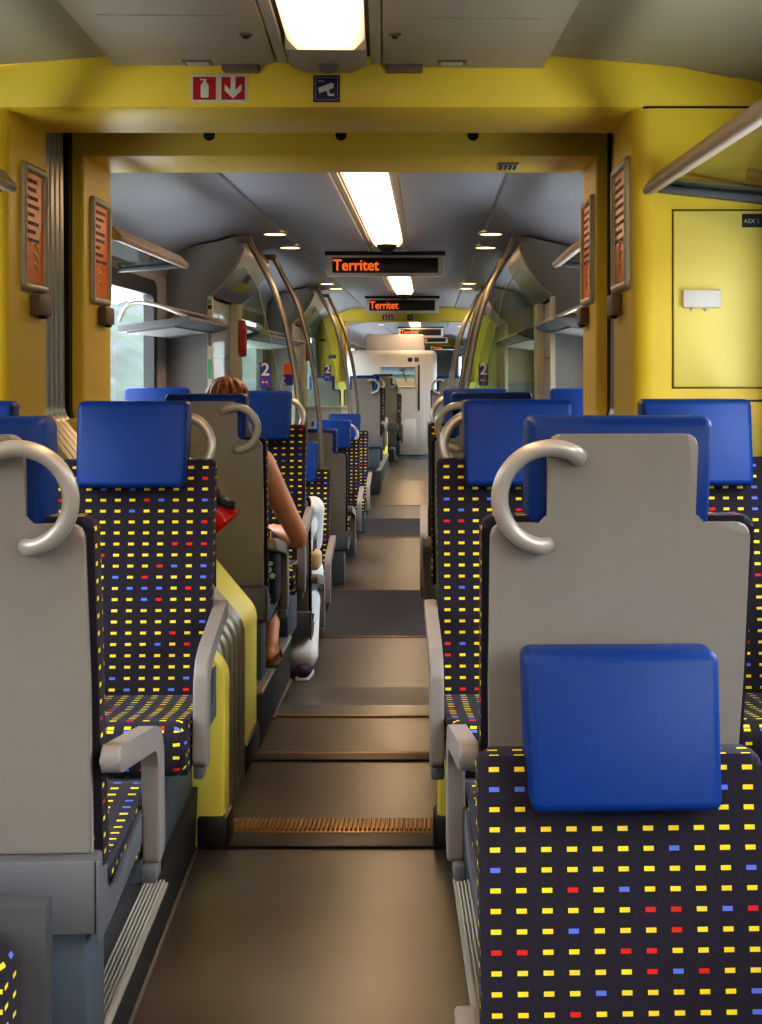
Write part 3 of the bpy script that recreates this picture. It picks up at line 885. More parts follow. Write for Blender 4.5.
# ------------------------------------------------------------------ luggage racks
def rack(side, y0, y1, label, z=1.97, xr=None):
    X = (lambda x: x) if side < 0 else mir
    s = 1 if side < 0 else -1
    t = thing('luggage_rack', label, 'luggage rack', (X(-1.40), y1, z), 0, 'overhead luggage racks')
    bx = X(-1.40)
    xr = xr if xr is not None else (-1.235 if side < 0 else 0.655)
    prof = fillet([(-0.040,0.046),(-0.014,0.052),(0.030,0.004),(0.020,-0.016),(-0.014,-0.008)], 0.008, 4)
    bm = B(); prism(bm, [((xr-bx)+p[0]*s, p[1]) for p in prof], 'y', y0-y1, -0.02, 0.006)
    obj('front_rail', bm, M['rail'], t)
    a, b_ = sorted((xr-0.02*s-bx, X(-1.60)-bx))
    zo = -0.035
    def zz(x): return zo*(abs(x-(xr-bx))/0.36)+0.012
    bm = B()
    v = [bm.verts.new(p) for p in ((a,y0-y1,zz(a)),(b_,y0-y1,zz(b_)),(b_,-0.05,zz(b_)),(a,-0.05,zz(a)))]
    bm.faces.new(v); r_ = bmesh.ops.solidify(bm, geom=bm.faces[:], thickness=0.006)
    obj('glass_shelf', bm, M['glass_rack'], t, smooth=False)
    for ye in (-0.055, y0-y1+0.03):
        bm = B()
        a0 = a; up = 0.034
        zb_ = lambda x: zz(x)*0.9+up
        pts = [(a,zb_(a)-0.024),(b_,zb_(b_)-0.024),(b_,zb_(b_)-0.005),(a,zb_(a)-0.005)]
        prism(bm, pts, 'y', ye, ye+0.045, 0.003)
        pts = [(a,zb_(a)-0.050),(b_,zb_(b_)-0.056),(b_,zb_(b_)-0.034),(a,zb_(a)-0.032)]
        prism(bm, pts, 'y', ye, ye+0.045, 0.003)
        br = obj('bracket', bm, M['pan'], t)
        bm = B(); pts = [(a+0.01,zb_(a)-0.034),(b_-0.01,zb_(b_)-0.036),(b_-0.01,zb_(b_)-0.022),(a+0.01,zb_(a)-0.022)]
        prism(bm, pts, 'y', ye+0.004, ye+0.040); obj('groove', bm, M['black'], br)
    return t
yawed(rack(1, 0.2, 4.14, 'glass luggage rack at upper right in front of the yellow cabinet'))
yawed(rack(-1, 0.2, 4.14, 'luggage rack at upper left, only its rail tip at the left edge'))
rack(-1, 5.63, 7.22, 'short upper left luggage rack just past the gangway frame', 1.97, -1.268)
rack(1, 5.63, 7.15, 'short upper right luggage rack just past the gangway frame', 1.97, 0.65)

def low_rack(side, y0, y1, label, z=1.69):
    X = (lambda x: x) if side < 0 else mir
    s = 1 if side < 0 else -1
    bx = X(-1.40)
    t = thing('luggage_rack', label, 'luggage rack', (bx, y0, z), 0, 'overhead luggage racks')
    prof = [(-1.61,-0.06),(-1.30,-0.022),(-1.235,0.006),(-1.245,0.022),(-1.30,0.016),(-1.61,-0.025)]
    bm = B(); prism(bm, [(X(p[0])-bx, p[1]) for p in prof], 'y', 0, y1-y0, 0.004)
    sh = obj('shelf', bm, M['pan'], t)
    bm = B()
    prism(bm, [(X(p[0])-bx, p[1]) for p in ((-1.58,-0.064),(-1.33,-0.034),(-1.33,-0.026),(-1.58,-0.056))], 'y', 0.08, y1-y0-0.08)
    obj('shelf_recess', bm, M['partition'], sh)
    for ye in (0.03, y1-y0-0.03):
        bm = B()
        p = smooth_path([(X(-1.61)-bx,ye,0.0),(X(-1.57)-bx,ye,0.075),(X(-1.50)-bx,ye,0.095),(X(-1.38)-bx,ye,0.07),(X(-1.26)-bx,ye,0.018)], 5)
        tube(bm, p, 0.011, 8); obj('end_bow', bm, M['handle'], t)
    bm = B(); tube(bm, [(X(-1.40)-bx,0.03,0.078),(X(-1.40)-bx,y1-y0-0.03,0.078)], 0.009, 8); obj('guard_rail', bm, M['handle'], t)
low_rack(-1, 7.22, 8.64, 'lower left luggage shelf with bowed ends in front of the first door')
low_rack(1, 7.22, 8.64, 'lower right luggage shelf with bowed ends in front of the first door')
low_rack(-1, 10.2, 13.85, 'long lower left luggage shelf seen through the first glass screen')
low_rack(1, 10.2, 13.85, 'long lower right luggage shelf seen through the right glass screen')

# ------------------------------------------------------------------ ceiling lamps, spots, fittings
def lamp(y0, y1, zc, label):
    t = thing('ceiling_lamp', label, 'ceiling lamp', (XC, y1, zc), 0, 'warm ceiling lamps along the centre line')
    w = 0.108
    L = y0-y1
    bm = B()
    pr = fillet([(-w,0.02),(-w,-0.012),(-w*0.72,-0.042),(w*0.72,-0.042),(w,-0.012),(w,0.02)], 0.01, 3)
    prism(bm, pr, 'y', L, -0.30); obj('diffuser', bm, M['lamp'], t)
    bm = B()
    pts = [(-w-0.004,-0.30),(w+0.004,-0.30),(w+0.004,-0.09),(w*0.65,0.0),(-w*0.65,0.0),(-w-0.004,-0.09)]
    prism(bm, pts, 'z', -0.044, 0.02, 0.008); cp = obj('end_cap', bm, M['ceil'], t)
    bm = B(); lathe(bm, [(0.001,-0.024),(0.018,-0.02),(0.028,-0.006),(0.03,0.004)], 16, Matrix.Translation((0.0,-0.11,-0.044)))
    obj('sensor_dome', bm, M['alu_dark'], cp)
    for s in (-1, 1):
        bm = B(); prism(bm, [(s*(w+0.014),0.02),(s*(w+0.014),-0.018),(s*(w+0.046),-0.012),(s*(w+0.046),0.02)], 'y', L, 0.0, 0.003)
        obj('side_channel', bm, M['ceil'], t)
        bm = B(); rbox(bm, min(s*(w+0.003),s*(w+0.013)), max(s*(w+0.003),s*(w+0.013)), L, -0.05, -0.004, 0.016); obj('shadow_gap', bm, M['black'], t)
    return t
yawed(lamp(-5.0, 4.16, 2.362, 'nearest ceiling lamp glowing at the top of the picture'))
lamp(5.65, 10.2, 2.345, 'second ceiling lamp between the gangway beam and the first display')
lamp(11.0, 16.6, 2.345, 'small third ceiling lamp between the two large displays')
lamp(21.7, 38, 2.352, 'farthest ceiling lamp past the distant gangway')

def camera_dome(y, z, label):
    t = thing('camera_dome', label, 'ceiling camera', (XC, y, z), 0, 'black dome cameras')
    bm = B(); lathe(bm, [(0.085,0.03),(0.085,0.0),(0.078,-0.006)], 22); obj('base', bm, M['alu_dark'], t)
    bm = B(); lathe(bm, [(0.072,-0.004),(0.066,-0.03),(0.045,-0.055),(0.012,-0.068)], 22); obj('dome', bm, M['black'], t)
camera_dome(9.72, 2.31, 'black dome camera right above the nearest destination display')
camera_dome(16.2, 2.31, 'small black dome camera above the second destination display')

def spot(x, y, z, label):
    t = thing('downlight', label, 'downlight', (x, y, z), 0, 'round ceiling downlights')
    bm = B(); lathe(bm, [(0.084,0.004),(0.083,-0.006),(0.073,-0.007)], 24); obj('ring', bm, M['ceil'], t)
    bm = B(); lathe(bm, [(0.072,0.004),(0.072,-0.008)], 24); obj('lens', bm, M['spot'], t)
for i, (px, py, yy) in enumerate(((275,240.5,9.0),(290,253,10.0),(491,240.5,9.0),(485.5,253,10.0),(327,292,14.2),(336,296,15.1),(469,291,14.2),(466,296,15.1),(381,325,27.5),(461,325,27.5))):
    x = (px-VX)/F*yy
    z = HC-(py-VY)/F*yy
    dx = abs(x-XC)
    # ceiling height at that spot
    zc = None
    for (a, za), (b_, zb_) in zip(prof_far[:-1], prof_far[1:]):
        if a <= dx <= b_: zc = za+(zb_-za)*(dx-a)/(b_-a)
    lab = ['nearest left round downlight above the first door area','second left round downlight, just behind the nearest left one',
           'nearest right round downlight above the right poles','second right round downlight, just behind the nearest right one',
           'third left round downlight near the second display','fourth left round downlight near the second display',
           'third right round downlight near the second display','fourth right round downlight near the second display',
           'tiny far left downlight past the distant yellow beam','tiny far right downlight past the distant yellow beam'][i]
    spot(x, yy, (zc if zc else 2.3)-0.003, lab)

# little fittings at the near ceiling edge
for i, (px, lab) in enumerate(((240,'small brown-grey block at ceiling edge above the red signs'),(404,'small brown-grey block at ceiling edge right of the lamp'))):
    p = PX(px, 67, 4.15); bm = B(); rbox(bm, p.x-0.055, p.x+0.055, 4.14, 4.198, 2.326, 2.352, 0.005)
    o = obj('door_sensor', bm, M['alu_dark']); tag(o, lab, 'sensor', 'ceiling sensors at the beam')
for i, (px, lab) in enumerate(((198,'dark recessed plate in ceiling panel left of the lamp'),(452,'dark recessed plate in ceiling panel right of the lamp'))):
    x = (px-VX)/F*4.12
    t = thing('ceiling_latch', lab, 'latch', (x, 4.12, 2.342), 0, 'ceiling latch plates')
    bm = B(); rbox(bm, -0.043, 0.043, -0.035, 0.035, -0.003, 0.004, 0.002); obj('plate', bm, M['alu_dark'], t)
    bm = B(); rbox(bm, -0.032, 0.032, -0.02, 0.02, -0.006, -0.002, 0.002); obj('key_slot', bm, M['frame'], t)
for px, lab in ((246,'small round ceiling lock left of the nearest lamp'),(395,'small round ceiling lock right of the nearest lamp')):
    x = (px-VX)/F*3.77
    t = thing('ceiling_lock', lab, 'lock', (x, 3.77, 2.342), 0, 'round ceiling locks')
    bm = B(); lathe(bm, [(0.018,0.004),(0.018,-0.004),(0.012,-0.008)], 16); obj('collar', bm, M['steel'], t)
    bm = B(); lathe(bm, [(0.008,-0.006),(0.008,-0.012)], 10); obj('bolt', bm, M['dark'], t)

# dark round plugs on the second beam and a small vent under it
for i, (px, lab) in enumerate(((209,'left dark round plug on the inner yellow beam'),(341,'middle dark round plug on the inner yellow beam'),(473,'right dark round plug on the inner yellow beam'))):
    x = (px-VX)/F*5.155
    bm = B(); lathe(bm, [(0.021,0),(0.021,0.006),(0.017,0.010)], 18, Matrix.Translation((x,5.162,2.302)) @ Matrix.Rotation(R(90),4,'X'))
    tag(obj('beam_plug', bm, M['black']), lab, 'plug', 'dark plugs on the beam')
p = PX(507,166,5.42)
t = thing('beam_vent', 'small slotted vent under the inner yellow beam near its right end', 'vent', (p.x, 5.38, 2.225))
bm = B(); rbox(bm, -0.04, 0.04, -0.06, 0.06, -0.010, 0.0, 0.003); obj('plate', bm, M['frame'], t)
for i in range(4):
    bm = B(); rbox(bm, -0.032+i*0.018, -0.022+i*0.018, -0.05, 0.05, -0.013, -0.009); obj('slot', bm, M['black'], t)
t = thing('beam_groove', 'thin dark groove line above the right yellow cabinet', 'groove', (0.82, 4.2, 2.225))
bm = B(); rbox(bm, -0.18, 0.20, -0.0025, 0.01, -0.003, 0.003, 0.001); obj('seal', bm, M['black'], t)

# ------------------------------------------------------------------ signs on the yellow beam
def beam_signs(yf, z, dx, suffix):
    yf = yf-0.001
    x0 = dx-0.675
    t = thing('extinguisher_sign', 'red fire extinguisher symbol sign on the %s yellow beam' % suffix, 'sign', (x0, yf, z), 0)
    bm = B(); rbox(bm, -0.042, 0.040, -0.003, 0, -0.041, 0.041); obj('backing', bm, M['white'], t)
    bm = B(); rbox(bm, -0.035, 0.033, -0.005, -0.003, -0.034, 0.034); rf = obj('red_field', bm, M['red'], t)
    bm = B(); prism(bm, fillet([(-0.012,-0.028),(0.012,-0.028),(0.012,0.008),(0.006,0.018),(-0.006,0.018),(-0.012,0.008)],0.003,3), 'y', -0.0065, -0.005)
    rbox(bm, -0.004, 0.004, -0.0065, -0.005, 0.018, 0.028); rbox(bm, -0.014, 0.006, -0.0065, -0.005, 0.024, 0.028)
    obj('pictogram', bm, M['white'], rf)
    t = thing('arrow_sign', 'red sign with white down arrow on the %s yellow beam' % suffix, 'sign', (x0+0.085, yf, z), 0)
    bm = B(); rbox(bm, -0.042, 0.042, -0.003, 0, -0.041, 0.041); obj('backing', bm, M['white'], t)
    bm = B(); rbox(bm, -0.035, 0.035, -0.005, -0.003, -0.034, 0.034); rf = obj('red_field', bm, M['red'], t)
    bm = B(); prism(bm, [(-0.007,0.034),(0.007,0.034),(0.007,-0.016),(-0.007,-0.016)], 'y', -0.0068, -0.005)
    for q in (-1, 1): prism(bm, [(0,-0.031),(0,-0.012),(q*0.025,0.012),(q*0.025,-0.007)], 'y', -0.0065, -0.005)
    obj('arrow', bm, M['white'], rf, smooth=False)
    t = thing('camera_sign', 'navy sign with white surveillance camera on the %s yellow beam' % suffix, 'sign', (dx-0.31, yf, z-0.001), 0)
    bm = B(); rbox(bm, -0.040, 0.040, -0.003, 0, -0.040, 0.040, 0.002); obj('backing', bm, M['navy'], t)
    bm = B()
    for a in ((-0.033,0.033,-0.034,-0.0325),(-0.033,0.033,0.0325,0.034),(-0.034,-0.0325,-0.034,0.034),(0.0325,0.034,-0.034,0.034)):
        rbox(bm, a[0], a[1], -0.0042, -0.003, a[2], a[3])
    obj('border', bm, M['lavender'], t)
    bm = B(); prism(bm, [(-0.024,-0.004),(-0.022,-0.014),(0.020,0.002),(0.022,0.014),(0.016,0.018),(-0.026,0.002)], 'y', -0.0055, -0.003)
    prism(bm, [(0.0,-0.005),(0.007,-0.003),(0.009,-0.015),(0.023,-0.015),(0.023,-0.022),(0.004,-0.022)], 'y', -0.0055, -0.003)
    obj('pictogram', bm, M['white'], t, smooth=False)
    bm = B(); rbox(bm, -0.026, -0.008, -0.0045, -0.003, 0.021, 0.0245); obj('caption', bm, M['lavender'], t)
beam_signs(4.2, 2.281, 0.0, 'near')
beam_signs(20.3, 2.19, 0.02, 'distant')

# ------------------------------------------------------------------ posters on the gangway pillars
def poster(xp, y0, y1, side, label, blank=False):
    # plane x = xp, facing the aisle; side -1 = left pillar (faces +x)
    s = 1 if side < 0 else -1
    zt, zb = 2.095, 1.685
    yc, zc = (y0+y1)/2, (zt+zb)/2
    t = thing('poster_frame', label, 'poster', (xp, yc, zc), 0, 'framed posters on the gangway pillars')
    hy, hz = (y1-y0)/2, (zt-zb)/2
    bm = B()
    pth = fillet([(-hy+0.016,-hz+0.016),(hy-0.016,-hz+0.016),(hy-0.016,hz-0.016),(-hy+0.016,hz-0.016)], 0.012, 4)
    tube(bm, [(0.004*s, p[0], p[1]) for p in pth], 0.015, 10, closed=True); obj('frame', bm, M['frame'], t)
    bm = B(); a, b_ = sorted((0.0, 0.006*s)); rbox(bm, a, b_, -hy+0.012, hy-0.012, -hz+0.012, hz-0.012)
    sh = obj('sheet', bm, M['orange'], t)
    bm = B(); rng = random.Random(int(y0*100))
    a, b_ = sorted((0.0062*s, 0.0068*s))
    L = 2*hy-0.08
    for r_ in range(8):
        z = hz-0.055-r_*0.027
        yy = -hy+0.040
        end = -hy+0.04+L*(0.45+0.5*rng.random())
        while yy < end:
            w = 0.010+0.018*rng.random()
            q0, q1 = (yy, min(yy+w, end))
            if s < 0: q0, q1 = -q1, -q0
            rbox(bm, a, b_, q0, q1, z-0.006, z+0.006); yy += w+0.006
    obj('lettering', bm, M['ink'], sh, smooth=False)
    bm = B()
    for k in range(3):
        z = -hz+0.115-0.032*k+0.03
        tube(bm, [(0.0066*s, -0.055+0.11*i/10, z+0.022*math.sin(math.pi*i/10)-0.004*i*0.5) for i in range(11)], [0.0015+0.003*math.sin(math.pi*i/10) for i in range(11)], 6)
    obj('arc_mark', bm, M['poster_line'], sh)
    # little card box under it
    t2 = thing('ticket_box', label.replace('orange poster', 'little brown box').split(' in ')[0].replace(' framed','')+' under the poster', 'box', (xp, y1-0.10, 1.645), 0, 'little boxes under the posters')
    bm = B(); a, b_ = sorted((0.0, 0.034*s)); rbox(bm, a, b_, -0.07, 0.07, -0.032, 0.034, 0.005); obj('body', bm, M['alu_dark'], t2)
    bm = B(); a, b_ = sorted((0.006*s, 0.028*s)); rbox(bm, a, b_, 0.01, 0.05, -0.042, -0.03, 0.003); obj('catch', bm, M['dark'], t2)
poster(-1.277, 4.36, 4.635, -1, 'orange poster framed on the left near gangway pillar in silver frame')
poster(-1.277, 5.25, 5.55, -1, 'orange poster framed on the left inner gangway pillar in silver frame')
poster(0.612, 4.27, 4.62, 1, 'orange poster framed on the right near gangway pillar in silver frame')
poster(0.612, 5.20, 5.55, 1, 'orange poster framed on the right inner gangway pillar in silver frame')

# ------------------------------------------------------------------ yellow cabinet door on the right
t = thing('wall_cabinet', 'pale yellow cabinet door on the right wall above the window seat', 'cabinet', (0.87, 4.2, 1.65))
bm = B(); rbox(bm, -0.140, 0.155, -0.008, 0.0, -0.264, 0.264, 0.003); obj('door', bm, M['yellow_daylit'], t)
bm = B()
for a in ((-0.144,0.16,-0.2685,-0.265),(-0.144,0.16,0.265,0.2685),(-0.1445,-0.141,-0.2685,0.2685)): rbox(bm, a[0], a[1], -0.002, 0.0, a[2], a[3])
obj('shadow_gap', bm, M['gap'], t)
lb = None
bm = B(); rbox(bm, -0.116, -0.002, -0.030, -0.008, -0.027, 0.027, 0.006); lb = obj('latch_box', bm, M['sign_case'], t)
for x in (-0.087, -0.046):
    bm = B(); rbox(bm, x-0.005, x+0.005, -0.022, -0.012, -0.036, -0.026, 0.002); obj('latch_pin', bm, M['frame'], lb)
bm = B(); rbox(bm, 0.064, 0.14, -0.011, -0.008, 0.214, 0.254); nl = obj('name_plate', bm, M['led_black'], t)
lettering('ASX 1', 0.0185, 0.0685, -0.0115, 0.232, M['white'], nl)
t = thing('wall_cabinet', 'lower yellow cabinet flap edge beneath the right cabinet door', 'cabinet', (0.95, 4.2, 1.25))
bm = B(); rbox(bm, -0.015, 0.09, -0.007, 0.0, -0.15, 0.09, 0.003); obj('door', bm, M['yellow'], t)
bm = B(); rbox(bm, -0.02, 0.09, -0.002, 0.0, 0.092, 0.098); obj('shadow_gap', bm, M['base'], t)

# far copy of the yellow cabinet door at the distant gangway
t = thing('wall_cabinet', 'small distant yellow cabinet door on the left beyond the poles', 'cabinet', (-1.46, 20.29, 1.62))
bm = B(); rbox(bm, -0.145, 0.145, -0.008, 0.0, -0.264, 0.264, 0.003); obj('door', bm, M['yellow'], t)
bm = B(); rbox(bm, -0.01, 0.10, -0.030, -0.008, -0.03, 0.025, 0.006); obj('latch_box', bm, M['alu_dark'], t)
bm = B(); rbox(bm, -0.14, -0.05, -0.011, -0.008, 0.22, 0.25); obj('name_plate', bm, M['led_black'], t)

# ------------------------------------------------------------------ destination displays
def display(xc, y, zt, zb, w, label):
    t = thing('destination_display', label, 'display', (xc, y, zb), 0, 'destination displays')
    h = zt-zb
    bm = B(); rbox(bm, -w/2, w/2, 0, 0.10, 0.0, h-0.012, 0.008); obj('housing', bm, M['sign_case'], t)
    bm = B(); rbox(bm, -w/2-0.01, w/2+0.01, -0.006, 0.11, h-0.016, h+0.012, 0.004); obj('top_plate', bm, M['base'], t)
    lw = w*0.448
    bm = B(); rbox(bm, -lw, lw, -0.004, 0.0, h*0.14, h*0.80, 0.002); sc = obj('screen', bm, M['led_black'], t)
    return t, sc, lw, h
def disp_text(t, sc, lw, h, s='Territet', full=True):
    bm = text_mesh(s, h*0.68, 0.0022*h/0.18)
    w = max(v.co.x for v in bm.verts)-min(v.co.x for v in bm.verts)
    k = (2*lw*0.435)/w
    bmesh.ops.scale(bm, vec=(k, 1, 1), verts=bm.verts[:])
    bmesh.ops.transform(bm, matrix=Matrix.Translation((-lw+0.006, -0.006, h*0.455)) @ Matrix.Rotation(R(90),4,'X'), verts=bm.verts[:])
    obj('lettering', bm, M['led'], sc, smooth=False)
disp_text(*display(-0.336, 10.5, 2.309, 2.137, 0.885, 'nearest and largest orange LED destination display reading Territet'))
disp_text(*display(-0.336, 16.9, 2.309, 2.118, 0.885, 'second LED destination display in front of the distant yellow beam'))
disp_text(*display(-0.18, 27.5, 2.26, 2.07, 0.885, 'third small LED destination display above the white cabin'))
disp_text(*display(-0.02, 36.0, 2.27, 2.11, 0.95, 'fourth tiny LED destination display, mostly behind the cabin top'))
disp_text(*display(0.42, 44.0, 2.185, 2.04, 0.80, 'farthest tiny LED destination display right of the white cabin'))
bm = B(); rbox(bm, XL, XR, 40, 40.3, 2.10, 2.37); struct('trim_60', bm, M['yellow'])

# ------------------------------------------------------------------ white cabin past the distant gangway
t = thing('toilet_cabin', 'white cabin with beach picture closing the far end of the aisle', 'cabin', (-0.75, 23.3, LOW))
bm = B(); rbox(bm, -0.87, 0.865, 0.0, 2.6, 0.14, 1.90, 0.09, 4); obj('body', bm, M['cabin'], t)
bm = B(); rbox(bm, -0.35, 0.66, 0.5, 2.6, 1.88, 2.18, 0.05); obj('upper_box', bm, M['cabin'], t)
bm = B(); rbox(bm, -0.87, 0.86, 0.012, 2.6, 0.0, 0.15, 0.01); obj('plinth', bm, M['bluebase'], t)
bm = B(); rbox(bm, 0.02, 0.66, -0.012, 0.0, 0.16, 1.84, 0.01); d = obj('door', bm, M['cabin'], t)
bm = B(); rbox(bm, 0.55, 0.58, -0.03, -0.012, 0.90, 1.66, 0.006); obj('door_handle', bm, M['base'], d)
bm = B(); rbox(bm, 0.03, 0.52, -0.018, -0.012, 0.30, 0.76, 0.01); obj('kick_panel', bm, M['cabin'], d)
for x, m_ in ((0.38,'blue_sign'),(0.49,'alu_dark')):
    bm = B(); rbox(bm, x, x+0.075, -0.016, -0.012, 1.71, 1.78); obj('door_sign', bm, M[m_], d)
t = thing('beach_picture', 'framed beach photograph with blue sea and palm on the white cabin', 'picture', (-0.75, 23.3, LOW))
bm = B(); rbox(bm, -0.055, 0.495, -0.026, -0.0195, 1.30, 1.62); obj('print', bm, M['beach'], t)
bm = B(); tube(bm, [(-0.065,-0.026,1.29),(0.505,-0.026,1.29),(0.505,-0.026,1.63),(-0.065,-0.026,1.63)], 0.012, 8, closed=True); obj('frame', bm, M['white'], t)
bm = B(); tube(bm, smooth_path([(0.36,-0.028,1.38),(0.33,-0.028,1.46),(0.30,-0.028,1.57)],4), 0.009, 6)
for a in (20, 70, 120, 170, 210): tube(bm, [(0.30,-0.029,1.57),(0.30+0.07*math.cos(R(a)),-0.029,1.57+0.05*math.sin(R(a)))], 0.007, 5)
obj('palm', bm, M['sandal'], t)

# pale bin unit at the second door area
t = thing('waste_unit', 'pale low two-step waste cabinet on the left behind the second pole', 'cabinet', (-1.08, 15.1, LOW))
bm = B(); rbox(bm, -0.24, 0.23, 0.0, 0.26, 0.0, 1.16, 0.012); bd = obj('body', bm, M['cabin'], t)
bm = B(); rbox(bm, -0.20, 0.19, -0.006, 0.0, 0.98, 1.02); obj('slot', bm, M['base'], bd)
bm = B(); rbox(bm, -0.20, 0.05, -0.006, 0.0, 0.80, 0.83); obj('slot', bm, M['navy'], bd)
bm = B(); rbox(bm, -0.26, 0.25, -0.01, 0.27, 1.155, 1.185, 0.006); obj('lid', bm, M['cream'], t)

# ------------------------------------------------------------------ fire extinguisher behind the left seat
t = thing('fire_extinguisher', 'red fire extinguisher with black hose behind the left facing seat', 'fire extinguisher', (-0.708, 4.90, 0.897))
Mx = Matrix.Rotation(R(-42),4,'Y')
bm = B(); lathe(bm, [(0.052,0.0),(0.060,0.008),(0.060,0.30),(0.045,0.335),(0.025,0.36),(0.02,0.39)], 24, Mx); obj('cylinder', bm, M['redgloss'], t)
bm = B(); lathe(bm, [(0.0615,0.062),(0.063,0.064),(0.063,0.090),(0.0615,0.092)], 24, Mx); obj('strap', bm, M['dark'], t)
bm = B(); tube(bm, [(-0.004+0.013*math.cos(a),-0.055,0.082+0.013*math.sin(a)) for a in [R(x) for x in range(0,360,30)]], 0.0035, 6, closed=True); obj('ring', bm, M['steel'], t)
bm = B(); tube(bm, smooth_path([(-0.06,-0.03,0.30),(-0.052,-0.055,0.21),(-0.04,-0.06,0.15),(-0.012,-0.06,0.085),(0.008,-0.06,0.075),(0.034,-0.06,0.072)],5), [0.010]*20+[0.014]*6, 10); obj('hose', bm, M['dark'], t)
bm = B(); rbox(bm, -0.09, -0.05, 0.05, 0.07, -0.25, 0.12, 0.004); obj('wall_bracket', bm, M['dark'], t)

# ------------------------------------------------------------------ people
def ellipsoid(bm, c, r, seg=20, rings=12, noise=0.0, rng=None):
    vs = []
    for i in range(rings+1):
        th = math.pi*i/rings
        row = []
        for k in range(seg):
            ph = 2*math.pi*k/seg
            q = 1+(rng.uniform(-noise, noise) if rng else 0)
            row.append(bm.verts.new((c[0]+r[0]*q*math.sin(th)*math.cos(ph), c[1]+r[1]*q*math.sin(th)*math.sin(ph), c[2]+r[2]*q*math.cos(th))))
        vs.append(row)
    for i in range(rings):
        for k in range(seg):
            l = (k+1) % seg
            bm.faces.new((vs[i][k], vs[i][l], vs[i+1][l], vs[i+1][k]))
    bmesh.ops.remove_doubles(bm, verts=[v for r_ in (vs[0], vs[-1]) for v in r_], dist=1e-5)

def fuse(name, bm, mt, parent, voxel=0.008, smooth=4):
    """weld overlapping volumes into one continuous skin"""
    bmesh.ops.recalc_face_normals(bm, faces=bm.faces[:])
    me = bpy.data.meshes.new(name); bm.to_mesh(me); bm.free()
    o = bpy.data.objects.new(name, me); COL.objects.link(o)
    m = o.modifiers.new('r', 'REMESH'); m.mode = 'VOXEL'; m.voxel_size = voxel; m.use_smooth_shade = True
    m = o.modifiers.new('s', 'SMOOTH'); m.factor = 0.5; m.iterations = smooth
    dg = bpy.context.evaluated_depsgraph_get(); dg.update()
    m2 = bpy.data.meshes.new_from_object(o.evaluated_get(dg)); m2.name = name
    bpy.data.objects.remove(o); bpy.data.meshes.remove(me)
    m2.materials.clear(); m2.materials.append(mt)
    for p in m2.polygons: p.use_smooth = True; p.material_index = 0
    o = bpy.data.objects.new(name, m2); COL.objects.link(o); o.parent = parent
    return o

def add_head(bm, h):
    x, y, z = h
    ellipsoid(bm, (x, y-0.012, z+0.035), (0.074, 0.092, 0.088))          # skull
    ellipsoid(bm, (x, y+0.022, z-0.035), (0.058, 0.070, 0.082))          # face and jaw
    ellipsoid(bm, (x, y+0.078, z-0.088), (0.026, 0.020, 0.020))          # chin
    tube(bm, [(x, y+0.088, z+0.018), (x, y+0.106, z-0.022), (x, y+0.092, z-0.032)], [0.008, 0.013, 0.010], 8)   # nose
    tube(bm, [(x-0.022, y+0.084, z-0.056), (x, y+0.090, z-0.054), (x+0.022, y+0.084, z-0.056)], [0.005, 0.008, 0.005], 8)  # lips
    for q in (-1, 1):
        ellipsoid(bm, (x+q*0.074, y-0.008, z+0.0), (0.010, 0.022, 0.032), 12, 8)     # ears
        ellipsoid(bm, (x+q*0.030, y+0.078, z+0.026), (0.022, 0.012, 0.008), 12, 8)   # brows
    tube(bm, [(x, y-0.02, z-0.20), (x, y-0.012, z-0.11), (x, y-0.005, z-0.03)], [0.060, 0.052, 0.050], 16)          # neck

def add_eyes(h, parent):
    bm = B()
    for q in (-1, 1): ellipsoid(bm, (h[0]+q*0.030, h[1]+0.076, h[2]+0.006), (0.012, 0.010, 0.009), 12, 8)
    obj('eyes', bm, M['white'], parent)

def hair_mesh(h, parent, tail):
    x, y, z = h; bm = B(); rng = random.Random(5)
    ellipsoid(bm, (x, y-0.024, z+0.042), (0.088, 0.098, 0.095), 40, 20, 0.03, rng)
    for k in range(60):     # locks combed from the crown
        a = rng.uniform(0, 2*math.pi); ln = rng.uniform(0.7, 1.25)
        if math.sin(a) > 0.55: ln *= 0.6
        tube(bm, [(x+0.093*math.sin(t)*math.cos(a), y-0.026+0.103*math.sin(t)*math.sin(a), z+0.042+0.101*math.cos(t)) for t in [ln*1.45*q/7 for q in range(8)]], [0.005,0.007,0.008,0.008,0.008,0.007,0.006,0.004], 6)
    ellipsoid(bm, (x, y-0.062, z-0.03), (0.078, 0.055, 0.09), 32, 16, 0.03, rng)
    for dx, p in tail:
        tube(bm, smooth_path([(x+a, y+b_, z+c) for a, b_, c in p], 5), dx, 10)
    o = fuse('hair', bm, M['hair'], parent, 0.004, 1)
    return o

